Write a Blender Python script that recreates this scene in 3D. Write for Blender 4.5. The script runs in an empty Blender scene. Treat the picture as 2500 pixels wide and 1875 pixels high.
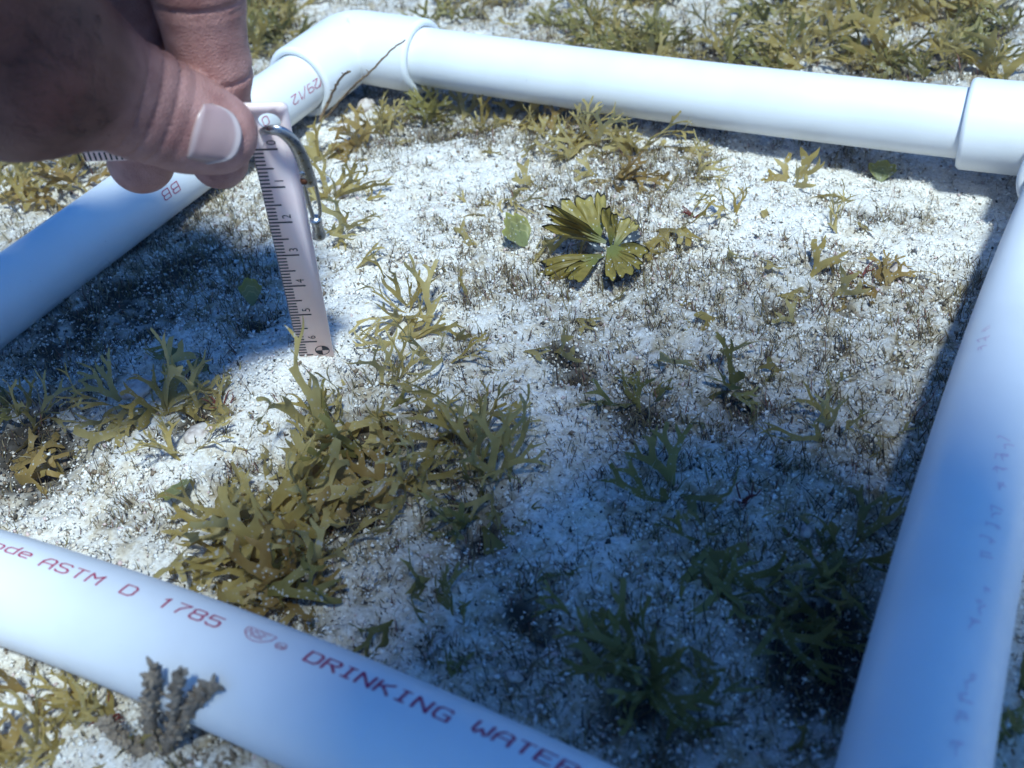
import bpy, math, random
import numpy as np
from mathutils import Matrix, Vector

# ------------------------------------------------------------------ camera, light, exposure
SC = bpy.context.scene
MM = 0.001                                   # everything below is modelled in millimetres
CAM = np.array([267.70, -339.35, 149.38])    # camera centre, mm; origin = far left corner of the pipe square
CM = np.array([[0.88047411, -0.20412504, 0.42789988],
               [0.46120834, 0.57779124, -0.67338262],
               [-0.10978255, 0.79024695, 0.6028744]])
FPX = 2700.0
cd = bpy.data.cameras.new('camera')
cam = bpy.data.objects.new('camera', cd)
SC.collection.objects.link(cam)
m4 = Matrix(CM.tolist()).to_4x4()
m4.translation = Vector(CAM * MM)
cam.matrix_world = m4
cd.sensor_width = 36.0
cd.lens = FPX / 2500 * 36
cd.clip_start = 0.01
cd.clip_end = 200
cd.dof.use_dof = True
cd.dof.focus_distance = 0.285
cd.dof.aperture_fstop = 22
SC.camera = cam

SUN = np.array([0.38, -0.42, 1.0]); SUN /= np.linalg.norm(SUN)
sl = bpy.data.lights.new('sun', 'SUN')
sl.energy = 5.0
sl.angle = math.radians(6.0)                 # spread a little by the rippled surface
sl.color = (0.79, 0.95, 1.0)
sun = bpy.data.objects.new('sun', sl)
SC.collection.objects.link(sun)
sun.rotation_euler = Vector(SUN).to_track_quat('Z', 'Y').to_euler()

W = bpy.data.worlds.new('World'); SC.world = W
W.use_nodes = True
wn = W.node_tree.nodes; wl = W.node_tree.links
bg = wn['Background']
sky = wn.new('ShaderNodeTexSky'); sky.sky_type = 'NISHITA'; sky.sun_disc = False
sky.sun_elevation = math.asin(SUN[2]); sky.sun_rotation = math.atan2(SUN[0], SUN[1])
tint = wn.new('ShaderNodeMix'); tint.data_type = 'RGBA'; tint.blend_type = 'MULTIPLY'
tint.inputs['Factor'].default_value = 1.0
tint.inputs['B'].default_value = (0.08, 0.39, 1.0, 1)      # daylight filtered blue by the water column
wl.new(sky.outputs['Color'], tint.inputs['A'])
wl.new(tint.outputs['Result'], bg.inputs['Color'])
bg.inputs['Strength'].default_value = 0.118

SC.view_settings.view_transform = 'Standard'
SC.view_settings.look = 'None'
SC.view_settings.gamma = 1
SC.view_settings.exposure = 0.36
SC.render.engine = 'CYCLES'
SC.cycles.max_bounces = 8
HAZE = 0.12

rng = np.random.default_rng(7)
random.seed(7)
COL = SC.collection

# ------------------------------------------------------------------ helpers
def ray(x, y):
    """view ray through a pixel of the 2212-wide picture"""
    x = x * 2500 / 2212.; y = y * 2500 / 2212.
    d = CM @ np.array([(x - 1250) / FPX, -(y - 937.5) / FPX, -1.0])
    return d / np.linalg.norm(d)

def project(P):
    q = (np.atleast_2d(P) - CAM) @ CM
    k = 2212 / 2500.
    return np.stack([(1250 + FPX * q[:, 0] / -q[:, 2]) * k, (937.5 - FPX * q[:, 1] / -q[:, 2]) * k], 1), -q[:, 2]

def noise2(x, y, scale, seed, octaves=3):
    """value noise, about -1..1"""
    r = np.random.default_rng(seed)
    tab = r.random((256, 256)) * 2 - 1
    out = np.zeros_like(x, dtype=float); amp = 1.0; tot = 0
    for o in range(octaves):
        fx = x / scale + 17.3 * o; fy = y / scale + 9.1 * o
        ix = np.floor(fx).astype(int); iy = np.floor(fy).astype(int)
        u = fx - ix; v = fy - iy
        u = u * u * (3 - 2 * u); v = v * v * (3 - 2 * v)
        a = tab[ix & 255, iy & 255]; b = tab[(ix + 1) & 255, iy & 255]
        c = tab[ix & 255, (iy + 1) & 255]; d = tab[(ix + 1) & 255, (iy + 1) & 255]
        out += amp * ((a * (1 - u) + b * u) * (1 - v) + (c * (1 - u) + d * u) * v)
        tot += amp; amp *= 0.5; scale *= 0.5
    return out / tot

def make_mesh(name, verts, faces, smooth=True, attrs=None):
    """faces: list of int arrays (n,3)/(n,4); attrs: {name: (kind, values per vertex)}"""
    me = bpy.data.meshes.new(name)
    verts = np.asarray(verts, dtype=np.float32) * MM
    me.vertices.add(len(verts)); me.vertices.foreach_set('co', verts.ravel())
    if isinstance(faces, np.ndarray): faces = [faces]
    faces = [np.asarray(f, dtype=np.int32) for f in faces if len(f)]
    idx = np.concatenate([f.ravel() for f in faces])
    tot = np.concatenate([np.full(len(f), f.shape[1], dtype=np.int32) for f in faces])
    st = np.concatenate([[0], np.cumsum(tot)[:-1]]).astype(np.int32)
    me.loops.add(len(idx)); me.loops.foreach_set('vertex_index', idx)
    me.polygons.add(len(tot)); me.polygons.foreach_set('loop_start', st)
    me.polygons.foreach_set('loop_total', tot)
    me.update(calc_edges=True)
    if smooth: me.polygons.foreach_set('use_smooth', np.ones(len(tot), dtype=bool))
    for k, (kind, val) in (attrs or {}).items():
        a = me.attributes.new(k, kind, 'POINT')
        val = np.asarray(val, dtype=np.float32)
        a.data.foreach_set('color' if kind == 'FLOAT_COLOR' else 'value', val.ravel())
    me.validate()
    return me

def link(name, me, mat=None, parent=None):
    o = bpy.data.objects.new(name, me)
    COL.objects.link(o)
    if mat is not None and me is not None and not me.materials: me.materials.append(mat)
    if parent is not None: o.parent = parent
    return o

def tag(o, label=None, cat=None, group=None, kind=None):
    if label: o['label'] = label
    if cat: o['category'] = cat
    if group: o['group'] = group
    if kind: o['kind'] = kind
    return o

def empty(name, loc, label=None, cat=None, group=None):
    o = bpy.data.objects.new(name, None); COL.objects.link(o)
    o.empty_display_size = 0.005
    o.location = Vector(np.asarray(loc) * MM)
    return tag(o, label, cat, group)

class MB:
    """collects points and faces of ONE mesh"""
    def __init__(s): s.v = []; s.q = []; s.t = []; s.n = 0; s.a = []
    def add(s, v, q=(), t=(), a=0.0):
        v = np.asarray(v, float)
        if len(q): s.q.append(np.asarray(q) + s.n)
        if len(t): s.t.append(np.asarray(t) + s.n)
        s.v.append(v); s.n += len(v)
        s.a.append(np.broadcast_to(np.asarray(a, float), (len(v),)))
    def mesh(s, name, smooth=True, attr=None, origin=None):
        v = np.concatenate(s.v)
        if origin is not None: v = v - np.asarray(origin)
        f = []
        if s.q: f.append(np.concatenate(s.q))
        if s.t: f.append(np.concatenate(s.t))
        return make_mesh(name, v, f, smooth, {attr: ('FLOAT', np.concatenate(s.a))} if attr else None)
    def tube(s, pts, rad, n=8, cap=True, flat=1.0, ref=None, a=0.0):
        pts = np.asarray(pts, float); k = len(pts)
        rad = np.broadcast_to(np.asarray(rad, float), (k,))
        t = np.gradient(pts, axis=0); t /= np.linalg.norm(t, axis=1)[:, None] + 1e-12
        r0 = np.array(ref if ref is not None else (0.31, 0.17, 0.93))
        ang = np.linspace(0, 2 * np.pi, n, endpoint=False)
        V = []
        for i in range(k):
            e1 = r0 - (r0 @ t[i]) * t[i]; e1 /= np.linalg.norm(e1); e2 = np.cross(t[i], e1)
            if ref is None: r0 = e1
            V.append(pts[i] + rad[i] * (np.cos(ang)[:, None] * e1 * flat + np.sin(ang)[:, None] * e2))
        V = np.concatenate(V)
        q = [(i * n + j, i * n + (j + 1) % n, (i + 1) * n + (j + 1) % n, (i + 1) * n + j) for i in range(k - 1) for j in range(n)]
        tr = []
        if cap:
            V = np.concatenate([V, pts[:1], pts[-1:]]); b = k * n
            tr = [(b, (j + 1) % n, j) for j in range(n)] + [(b + 1, (k - 1) * n + j, (k - 1) * n + (j + 1) % n) for j in range(n)]
        s.add(V, q, tr, a)

def spline(P, n):
    P = np.asarray(P, float); k = len(P)
    Q = np.vstack([2 * P[0] - P[1], P, 2 * P[-1] - P[-2]])
    out = []
    for u in np.linspace(0, k - 1 - 1e-9, n):
        i = int(u); f = u - i; a, b, c, d = Q[i:i + 4]
        out.append(0.5 * (2 * b + (c - a) * f + (2 * a - 5 * b + 4 * c - d) * f * f + (3 * b - a - 3 * c + d) * f ** 3))
    return np.array(out)

# ------------------------------------------------------------------ materials
def material(name, col=(0.5, 0.5, 0.5), rough=0.6, metal=0.0, spec=0.4):
    m = bpy.data.materials.new(name); m.use_nodes = True
    b = m.node_tree.nodes['Principled BSDF']
    b.inputs['Base Color'].default_value = (*col, 1)
    b.inputs['Roughness'].default_value = rough
    b.inputs['Metallic'].default_value = metal
    b.inputs['Specular IOR Level'].default_value = spec
    return m, m.node_tree.nodes, m.node_tree.links, b

def ramp(nodes, stops, interp='LINEAR'):
    r = nodes.new('ShaderNodeValToRGB'); r.color_ramp.interpolation = interp
    e = r.color_ramp.elements
    while len(e) < len(stops): e.new(0.5)
    for el, (p, c) in zip(e, stops):
        el.position = p; el.color = (*c, 1) if len(c) == 3 else c
    return r

def noise_node(nodes, links, scale, detail=3, coord='Object', rough=0.55):
    tc = nodes.new('ShaderNodeTexCoord'); n = nodes.new('ShaderNodeTexNoise')
    n.inputs['Scale'].default_value = scale; n.inputs['Detail'].default_value = detail
    n.inputs['Roughness'].default_value = rough
    links.new(tc.outputs[coord], n.inputs['Vector'])
    return n

def mixc(nodes, links, fac, a, b, mode='MIX'):
    m = nodes.new('ShaderNodeMix'); m.data_type = 'RGBA'; m.blend_type = mode
    for sock, val in (('Factor', fac), ('A', a), ('B', b)):
        if isinstance(val, (float, int)): m.inputs[sock].default_value = val
        elif isinstance(val, tuple): m.inputs[sock].default_value = (*val, 1)
        else: links.new(val, m.inputs[sock])
    return m.outputs['Result']

def add_bump(nodes, links, b, height, dist, strength=1.0):
    bp = nodes.new('ShaderNodeBump'); bp.inputs['Distance'].default_value = dist
    bp.inputs['Strength'].default_value = strength
    links.new(height, bp.inputs['Height']); links.new(bp.outputs['Normal'], b.inputs['Normal'])

# white carbonate sand with darker organic patches, plus shade painted into hollows
M_sand, n_, l_, b_ = material('carbonate_sand', rough=0.95, spec=0.2)
n1 = noise_node(n_, l_, 900, 4, rough=0.7); r1 = ramp(n_, [(0.26, (0.22, 0.18, 0.14)), (0.38, (0.56, 0.51, 0.45)), (0.54, (0.73, 0.69, 0.63)), (0.8, (0.82, 0.79, 0.74))])
l_.new(n1.outputs['Fac'], r1.inputs['Fac'])
n2 = noise_node(n_, l_, 260, 3); r2 = ramp(n_, [(0.42, (1, 1, 1)), (0.60, (0.70, 0.61, 0.47)), (0.74, (0.44, 0.35, 0.22))])
l_.new(n2.outputs['Fac'], r2.inputs['Fac'])
at = n_.new('ShaderNodeAttribute'); at.attribute_name = 'turf'
c1 = mixc(n_, l_, at.outputs['Fac'], r1.outputs['Color'], mixc(n_, l_, 1.0, r1.outputs['Color'], r2.outputs['Color'], 'MULTIPLY'))
am = n_.new('ShaderNodeAttribute'); am.attribute_name = 'mud'
c1 = mixc(n_, l_, am.outputs['Fac'], c1, (0.055, 0.045, 0.035))
l_.new(c1, b_.inputs['Base Color'])
add_bump(n_, l_, b_, n1.outputs['Fac'], 0.0006, 0.8)

def attr_color_material(name, rough=0.85, trans=0.0):
    m, n, l, b = material(name, rough=rough, spec=0.25)
    a = n.new('ShaderNodeAttribute'); a.attribute_name = 'col'
    l.new(a.outputs['Color'], b.inputs['Base Color'])
    if trans:
        t = n.new('ShaderNodeBsdfTranslucent'); l.new(a.outputs['Color'], t.inputs['Color'])
        mx = n.new('ShaderNodeMixShader'); mx.inputs['Fac'].default_value = trans
        l.new(b.outputs['BSDF'], mx.inputs[1]); l.new(t.outputs['BSDF'], mx.inputs[2])
        l.new(mx.outputs['Shader'], n['Material Output'].inputs['Surface'])
    return m
M_grain = attr_color_material('sand_grain', 0.9)
M_turf = attr_color_material('turf_filament', 0.8, 0.4)

# white PVC, a trace of scuffing
def pvc_material(name, col):
    m, n, l, b = material(name, col, 0.33, spec=0.45)
    nz = noise_node(n, l, 45, 5); rp = ramp(n, [(0.3, tuple(c * 0.93 for c in col)), (0.62, col)])
    l.new(nz.outputs['Fac'], rp.inputs['Fac'])
    n2 = noise_node(n, l, 700, 2); r2 = ramp(n, [(0.19, (0.50, 0.46, 0.40)), (0.225, (1, 1, 1))])
    l.new(n2.outputs['Fac'], r2.inputs['Fac'])
    l.new(mixc(n, l, 1.0, rp.outputs['Color'], r2.outputs['Color'], 'MULTIPLY'), b.inputs['Base Color'])
    n3 = noise_node(n, l, 160, 4); r3 = ramp(n, [(0.3, (0.28,) * 3), (0.7, (0.5,) * 3)])
    l.new(n3.outputs['Fac'], r3.inputs['Fac']); l.new(r3.outputs['Color'], b.inputs['Roughness'])
    b.inputs['Subsurface Weight'].default_value = 0.12
    b.inputs['Subsurface Radius'].default_value = (0.002, 0.002, 0.002)
    b.inputs['Subsurface Scale'].default_value = 0.6
    return m
M_pvc = pvc_material('white_pvc', (0.80, 0.80, 0.79))
M_elbow = pvc_material('white_pvc_fitting', (0.82, 0.82, 0.81))
def ink(name, col, lo, hi, scale):
    m, n, l, b = material(name, col, 0.5)
    nz = noise_node(n, l, scale, 2); rp = ramp(n, [(lo, tuple(col)), (hi, tuple(0.55 * c + 0.45 * w for c, w in zip(col, (0.8, 0.55, 0.62))))])
    l.new(nz.outputs['Fac'], rp.inputs['Fac']); l.new(rp.outputs['Color'], b.inputs['Base Color'])
    return m
M_ink = ink('magenta_ink', (0.42, 0.006, 0.065), 0.56, 0.82, 2500)
M_ink_faint = ink('worn_pink_ink', (0.66, 0.54, 0.62), 0.3, 0.7, 900)
M_ink_black = material('black_ink', (0.012, 0.012, 0.018), 0.5)[0]
M_ruler, n_, l_, b_ = material('pink_white_plastic', (0.92, 0.74, 0.77), 0.4)
nz = noise_node(n_, l_, 220, 4); rp = ramp(n_, [(0.3, (0.97, 0.63, 0.59)), (0.7, (0.98, 0.67, 0.63))]); l_.new(nz.outputs['Fac'], rp.inputs['Fac'])
l_.new(rp.outputs['Color'], b_.inputs['Base Color'])
b_.inputs['Subsurface Weight'].default_value = 0.6; b_.inputs['Subsurface Radius'].default_value = (0.004, 0.003, 0.003); b_.inputs['Subsurface Scale'].default_value = 1.0
M_steel, n_, l_, b_ = material('brushed_steel', (0.46, 0.46, 0.48), 0.28, 1.0)
nz = noise_node(n_, l_, 900, 3); rp = ramp(n_, [(0.3, (0.2,) * 3), (0.7, (0.45,) * 3)]); l_.new(nz.outputs['Fac'], rp.inputs['Fac']); l_.new(rp.outputs['Color'], b_.inputs['Roughness'])
M_rust = material('rusty_rivet', (0.10, 0.035, 0.015), 0.6, 0.5)[0]

# brown seaweed blade: thin, lets light through, dusted with sand
def weed_material(name, c_a, c_b, trans=0.38, dust=0.13, edge=None):
    m, n, l, b = material(name, c_a, 0.45, spec=0.35)
    oi = n.new('ShaderNodeObjectInfo')
    nz = noise_node(n, l, 160, 3)
    ad = n.new('ShaderNodeMath'); ad.operation = 'MULTIPLY_ADD'; ad.inputs[1].default_value = 0.55
    l.new(oi.outputs['Random'], ad.inputs[0]); l.new(nz.outputs['Fac'], ad.inputs[2])
    rp = ramp(n, [(0.35, c_a), (1.05, c_b)]); l.new(ad.outputs[0], rp.inputs['Fac'])
    col = rp.outputs['Color']
    if edge:
        at = n.new('ShaderNodeAttribute'); at.attribute_name = 'edge'
        re = ramp(n, edge); l.new(at.outputs['Fac'], re.inputs['Fac'])
        col = mixc(n, l, 1.0, col, re.outputs['Color'], 'MULTIPLY')
    leaf = col
    if dust:
        tc = n.new('ShaderNodeTexCoord'); vo = n.new('ShaderNodeTexVoronoi'); vo.inputs['Scale'].default_value = 1250
        l.new(tc.outputs['Object'], vo.inputs['Vector'])
        mk = noise_node(n, l, 90, 2)
        thr = n.new('ShaderNodeMath'); thr.operation = 'MULTIPLY'; thr.inputs[1].default_value = dust * 9.0
        l.new(mk.outputs['Fac'], thr.inputs[0])
        lt = n.new('ShaderNodeMath'); lt.operation = 'LESS_THAN'
        l.new(vo.outputs['Distance'], lt.inputs[0]); l.new(thr.outputs[0], lt.inputs[1])
        rnd = n.new('ShaderNodeMath'); rnd.operation = 'GREATER_THAN'; rnd.inputs[1].default_value = 0.74
        sp = n.new('ShaderNodeSeparateColor'); l.new(vo.outputs['Color'], sp.inputs['Color']); l.new(sp.outputs[0], rnd.inputs[0])
        mu = n.new('ShaderNodeMath'); mu.operation = 'MULTIPLY'; l.new(lt.outputs[0], mu.inputs[0])
        vs = n.new('ShaderNodeMath'); vs.operation = 'MULTIPLY'; l.new(thr.outputs[0], vs.inputs[0]); l.new(sp.outputs[1], vs.inputs[1]); l.new(vs.outputs[0], lt.inputs[1]); l.new(rnd.outputs[0], mu.inputs[1])
        col = mixc(n, l, mu.outputs[0], col, (0.62, 0.60, 0.55))
    l.new(col, b.inputs['Base Color'])
    t = n.new('ShaderNodeBsdfTranslucent'); l.new(leaf, t.inputs['Color'])
    mx = n.new('ShaderNodeMixShader'); mx.inputs['Fac'].default_value = trans
    l.new(b.outputs['BSDF'], mx.inputs[1]); l.new(t.outputs['BSDF'], mx.inputs[2])
    l.new(mx.outputs['Shader'], n['Material Output'].inputs['Surface'])
    return m
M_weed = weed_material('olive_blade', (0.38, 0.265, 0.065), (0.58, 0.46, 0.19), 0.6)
M_weed_d = weed_material('dark_green_blade', (0.19, 0.16, 0.045), (0.33, 0.28, 0.09), 0.5)  # own dark green, plus shade painted on seaweed lying in shadow
M_weed_b = weed_material('brown_blade', (0.27, 0.16, 0.045), (0.42, 0.29, 0.10), 0.5)
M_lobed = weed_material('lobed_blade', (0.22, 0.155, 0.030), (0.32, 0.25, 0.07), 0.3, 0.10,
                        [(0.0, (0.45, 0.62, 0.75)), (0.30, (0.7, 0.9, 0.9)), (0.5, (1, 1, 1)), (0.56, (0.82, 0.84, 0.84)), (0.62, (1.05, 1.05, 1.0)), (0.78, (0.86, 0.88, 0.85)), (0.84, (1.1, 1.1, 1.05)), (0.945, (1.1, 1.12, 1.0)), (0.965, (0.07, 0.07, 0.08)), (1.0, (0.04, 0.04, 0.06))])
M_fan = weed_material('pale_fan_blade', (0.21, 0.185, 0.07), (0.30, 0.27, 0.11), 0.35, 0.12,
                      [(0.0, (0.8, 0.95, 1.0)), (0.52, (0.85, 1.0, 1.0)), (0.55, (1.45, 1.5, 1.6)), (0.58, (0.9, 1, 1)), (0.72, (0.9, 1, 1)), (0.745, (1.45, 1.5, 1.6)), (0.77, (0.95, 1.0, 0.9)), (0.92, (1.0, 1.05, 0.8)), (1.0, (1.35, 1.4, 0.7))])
M_blue = weed_material('blue_shaded_blade', (0.06, 0.075, 0.10), (0.12, 0.14, 0.15), 0.25, 0.2)  # shade of the gap at the plant's centre, painted as blade colour
M_edge = material('dark_blade_margin', (0.015, 0.015, 0.02), 0.6)[0]
M_twig, n_, l_, b_ = material('dead_stem', (0.2, 0.12, 0.05), 0.85)
nz = noise_node(n_, l_, 600, 3); rp = ramp(n_, [(0.3, (0.10, 0.055, 0.03)), (0.7, (0.30, 0.20, 0.10))]); l_.new(nz.outputs['Fac'], rp.inputs['Fac']); l_.new(rp.outputs['Color'], b_.inputs['Base Color'])
M_red = material('red_alga', (0.15, 0.03, 0.022), 0.7)[0]
M_knob, n_, l_, b_ = material('knobbly_alga', (0.3, 0.24, 0.22), 0.9)
nz = noise_node(n_, l_, 350, 4); rp = ramp(n_, [(0.3, (0.13, 0.095, 0.065)), (0.7, (0.36, 0.28, 0.20))]); l_.new(nz.outputs['Fac'], rp.inputs['Fac']); l_.new(rp.outputs['Color'], b_.inputs['Base Color'])
add_bump(n_, l_, b_, nz.outputs['Fac'], 0.0008)
M_shell, n_, l_, b_ = material('shell_rubble', (0.7, 0.66, 0.62), 0.8)
nz = noise_node(n_, l_, 420, 4); rp = ramp(n_, [(0.3, (0.26, 0.20, 0.17)), (0.5, (0.52, 0.45, 0.41)), (0.7, (0.68, 0.63, 0.58))]); l_.new(nz.outputs['Fac'], rp.inputs['Fac']); l_.new(rp.outputs['Color'], b_.inputs['Base Color'])
add_bump(n_, l_, b_, nz.outputs['Fac'], 0.0005)

# skin
M_skin, n_, l_, b_ = material('skin', (0.42, 0.25, 0.18), 0.5, spec=0.4)
nz = noise_node(n_, l_, 140, 5, rough=0.6); rp = ramp(n_, [(0.32, (0.26, 0.13, 0.105)), (0.55, (0.36, 0.21, 0.17)), (0.75, (0.42, 0.26, 0.22))])
l_.new(nz.outputs['Fac'], rp.inputs['Fac'])
at = n_.new('ShaderNodeAttribute'); at.attribute_name = 'tan'      # shade on the hand's base and light on finger ends, painted into the skin
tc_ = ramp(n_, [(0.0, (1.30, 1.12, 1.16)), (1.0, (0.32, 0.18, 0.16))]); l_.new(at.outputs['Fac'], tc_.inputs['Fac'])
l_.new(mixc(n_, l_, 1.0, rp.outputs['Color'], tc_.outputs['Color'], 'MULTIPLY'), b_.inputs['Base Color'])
b_.inputs['Subsurface Weight'].default_value = 0.09
b_.inputs['Subsurface Radius'].default_value = (0.004, 0.0015, 0.0008)
b_.inputs['Subsurface Scale'].default_value = 0.5
vo = n_.new('ShaderNodeTexVoronoi'); vo.inputs['Scale'].default_value = 1500; vo.feature = 'DISTANCE_TO_EDGE'
tc = n_.new('ShaderNodeTexCoord'); l_.new(tc.outputs['Object'], vo.inputs['Vector'])
nf = noise_node(n_, l_, 2600, 3)
mm = n_.new('ShaderNodeMath'); mm.operation = 'MULTIPLY_ADD'; mm.inputs[1].default_value = 0.8
l_.new(vo.outputs['Distance'], mm.inputs[0]); l_.new(nf.outputs['Fac'], mm.inputs[2])
add_bump(n_, l_, b_, mm.outputs[0], 0.00028, 0.85)
M_nail, n_, l_, b_ = material('nail', (0.52, 0.36, 0.33), 0.28, spec=0.5)
at = n_.new('ShaderNodeAttribute'); at.attribute_name = 'tip'
rp = ramp(n_, [(0.0, (0.30, 0.18, 0.16)), (0.06, (0.46, 0.33, 0.31)), (0.16, (0.40, 0.25, 0.235)), (0.84, (0.42, 0.275, 0.26)), (0.91, (0.52, 0.41, 0.39)), (1.0, (0.50, 0.39, 0.37))])
l_.new(at.outputs['Fac'], rp.inputs['Fac']); l_.new(rp.outputs['Color'], b_.inputs['Base Color'])
M_hair = material('body_hair', (0.035, 0.018, 0.012), 0.6)[0]
M_shirt = material('swim_shirt_fabric', (0.03, 0.04, 0.08), 0.8)[0]
M_mask = material('mask_rubber', (0.02, 0.02, 0.02), 0.5)[0]

# ------------------------------------------------------------------ seabed
def flat(x, y, z=-13.0):
    d = ray(x, y); P = CAM + d * ((z - CAM[2]) / d[2]); return P[0], P[1]
HOLES = [(*flat(*q), r, dpt) for *q, r, dpt in [(1318, 568, 5, 3), (30, 930, 16, 8), (60, 1000, 12, 6), (950, 245, 13, 7), (1030, 250, 9, 4), (1245, 800, 5, 5), (1215, 755, 6, 3), (1590, 845, 7, 5), (1375, 870, 7, 4), (1120, 1310, 5, 4), (1165, 1345, 4, 3),
         (760, 1090, 9, 4), (800, 960, 10, 4), (590, 1200, 8, 4), (1060, 1130, 8, 4), (1800, 1310, 14, 6), (1780, 1400, 13, 6), (1400, 1520, 9, 4), (420, 900, 7, 4), (1840, 625, 5, 4), (1680, 640, 6, 3), (1880, 400, 5, 3), (560, 40, 16, 7), (600, 90, 12, 6),
         (1560, 90, 14, 5), (1900, 120, 14, 6), (2050, 100, 12, 5), (1700, 60, 14, 5), (2120, 40, 16, 5), (250, 640, 16, 3), (120, 730, 16, 4), (400, 560, 14, 3), (330, 700, 10, 4), (560, 700, 6, 3)]]
PATCH = [(*flat(*q), r, a) for *q, r, a in [(800, 1000, 22, .5), (620, 1180, 20, .35), (1000, 1050, 18, .4), (400, 900, 16, .4), (1250, 770, 14, .9), (1600, 840, 18, .9), (1700, 640, 20, .9), (2060, 680, 13, .9), (2110, 580, 13, .9), (2010, 830, 13, .9), (1960, 980, 14, .8), (1980, 430, 16, .8), (1850, 420, 12, .6), (1480, 640, 14, .6), (1400, 370, 18, .5), (1500, 480, 14, .3), (1400, 880, 16, .9), (1150, 1330, 14, .6),
         (1750, 930, 14, .5), (1850, 620, 16, .8), (1780, 1330, 22, .8), (1540, 1180, 18, .4), (1400, 1480, 18, .4), (200, 680, 40, .75), (400, 560, 34, .7), (520, 480, 26, .6), (60, 930, 26, .6), (950, 240, 22, .6), (1600, 60, 60, .8), (2000, 80, 50, .9), (1300, 40, 40, .6), (1050, 20, 40, .7), (570, 60, 36, .9), (1120, 265, 14, .8), (1300, 300, 14, .8), (860, 265, 14, .7), (1450, 330, 14, .8), (100, 400, 40, .3), (150, 1560, 24, .3), (560, 640, 20, .4), (740, 420, 20, .4)]]  # turf cover; patches in the hand and pipe shadows also paint shade darker
def blobs(x, y, L):
    o = 0 * np.asarray(x, float)
    for cx, cy, r, a in L:
        o = o + a * np.exp(-(((x - cx) ** 2 + (y - cy) ** 2) / (r * r)))
    return o
def ground_z(x, y):
    x = np.asarray(x, float); y = np.asarray(y, float)
    z = -17.0 + 0 * x
    z = z + 7.2 * np.exp(-(((x - 100) / 62) ** 2 + ((y + 165) / 52) ** 2) / 1.4)
    z = z - 7.0 * np.exp(-(((x - 235) / 60) ** 2 + ((y + 15) / 45) ** 2))
    z = z - 4.0 * np.exp(-(((x - 250) / 28) ** 2)) * np.exp(-(((y + 120) / 90) ** 2))
    z = z - 2.5 * np.exp(-((y + 3) / 16) ** 2) * ((x > -20) & (x < 290))
    far = np.clip((np.hypot(x - 130, y + 130) - 230) / 150, 0, 1)
    z = z + far * 5
    z = z - blobs(x, y, HOLES) * (0.75 + 0.5 * noise2(x, y, 6, 14, 2))
    z = z + 2.1 * noise2(x, y, 38, 11, 2) + 1.5 * noise2(x, y, 12, 12, 2) + 0.6 * noise2(x, y, 5, 15, 1)
    z = z + 6.0 * np.clip((np.hypot(x, y) - 600) / 3000, 0, 1) * noise2(x, y, 900, 13, 2) * 8
    return z

def turf_mask(x, y):
    t = noise2(x, y, 46, 31, 4) * 1.25 + noise2(x, y, 15, 32, 2) * 0.7
    t = t + 0.30 * np.exp(-((x - 165) ** 2 + (y + 120) ** 2) / (2 * 60 ** 2))
    t = t * 0.8 + blobs(x, y, PATCH) * 0.9
    out = (x < 0) | (y > 0)
    return np.clip(0.42 + 0.9 * t + 0.25 * out, 0, 1)

def axis_coords(a, b, st, far):
    core = np.arange(a, b + st / 2, st); lo, hi = [], []
    d = st; p = b
    while p < far: d *= 1.22; p += d; hi.append(p)
    d = st; p = a
    while p > -far: d *= 1.22; p -= d; lo.append(p)
    return np.array(lo[::-1] + list(core) + hi)
gx = axis_coords(-290, 340, 1.05, 40000); gy = axis_coords(-300, 235, 1.05, 40000)
X, Y = np.meshgrid(gx, gy, indexing='ij')
Zg = ground_z(X, Y)
near = (X > -295) & (X < 345) & (Y > -305) & (Y < 240)
TM = turf_mask(X, Y)
MUD_SHADE = np.clip(blobs(X, Y, [(a, b, r * 0.85, 1.0) for a, b, r, d in HOLES]) * (0.9 + 1.1 * noise2(X, Y, 5, 23, 3)) + 0.25 * (TM > 0.8), 0, 1)  # organic mud, plus shade painted into hollows and under the hand
fine = 0.55 * noise2(X, Y, 3.2, 21, 1) + 0.5 * rng.normal(0, 0.5, X.shape)
pit = noise2(X, Y, 5.5, 22, 2)
fine = fine - 2.6 * np.clip(pit - 0.33, 0, 1) * (0.5 + TM)
Zg = Zg + fine * near
nx, ny = X.shape
I = np.arange(nx * ny).reshape(nx, ny)
quads = np.stack([I[:-1, :-1].ravel(), I[1:, :-1].ravel(), I[1:, 1:].ravel(), I[:-1, 1:].ravel()], 1)
me = make_mesh('sandy_seabed', np.stack([X.ravel(), Y.ravel(), Zg.ravel()], 1), quads, True, {'turf': ('FLOAT', TM.ravel()), 'mud': ('FLOAT', MUD_SHADE.ravel())})
tag(link('sandy_seabed', me, M_sand), 'white carbonate sand seabed with patches of short brown turf', 'seabed', kind='structure')

def onground(x, y):
    """point of the seabed seen at a pixel (2212 scale)"""
    d = ray(x, y); t = (-15 - CAM[2]) / d[2]
    for _ in range(12):
        P = CAM + t * d
        t = (float(ground_z(P[0], P[1])) - CAM[2]) / d[2]
    P = CAM + t * d
    return np.array([P[0], P[1], float(ground_z(P[0], P[1]))])

def in_view(x, y, mx=60):
    px, dep = project(np.stack([x, y, np.full_like(x, -15)], 1))
    return (dep > 0) & (px[:, 0] > -mx) & (px[:, 0] < 2212 + mx) & (px[:, 1] > -mx) & (px[:, 1] < 1659 + 2 * mx)

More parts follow.
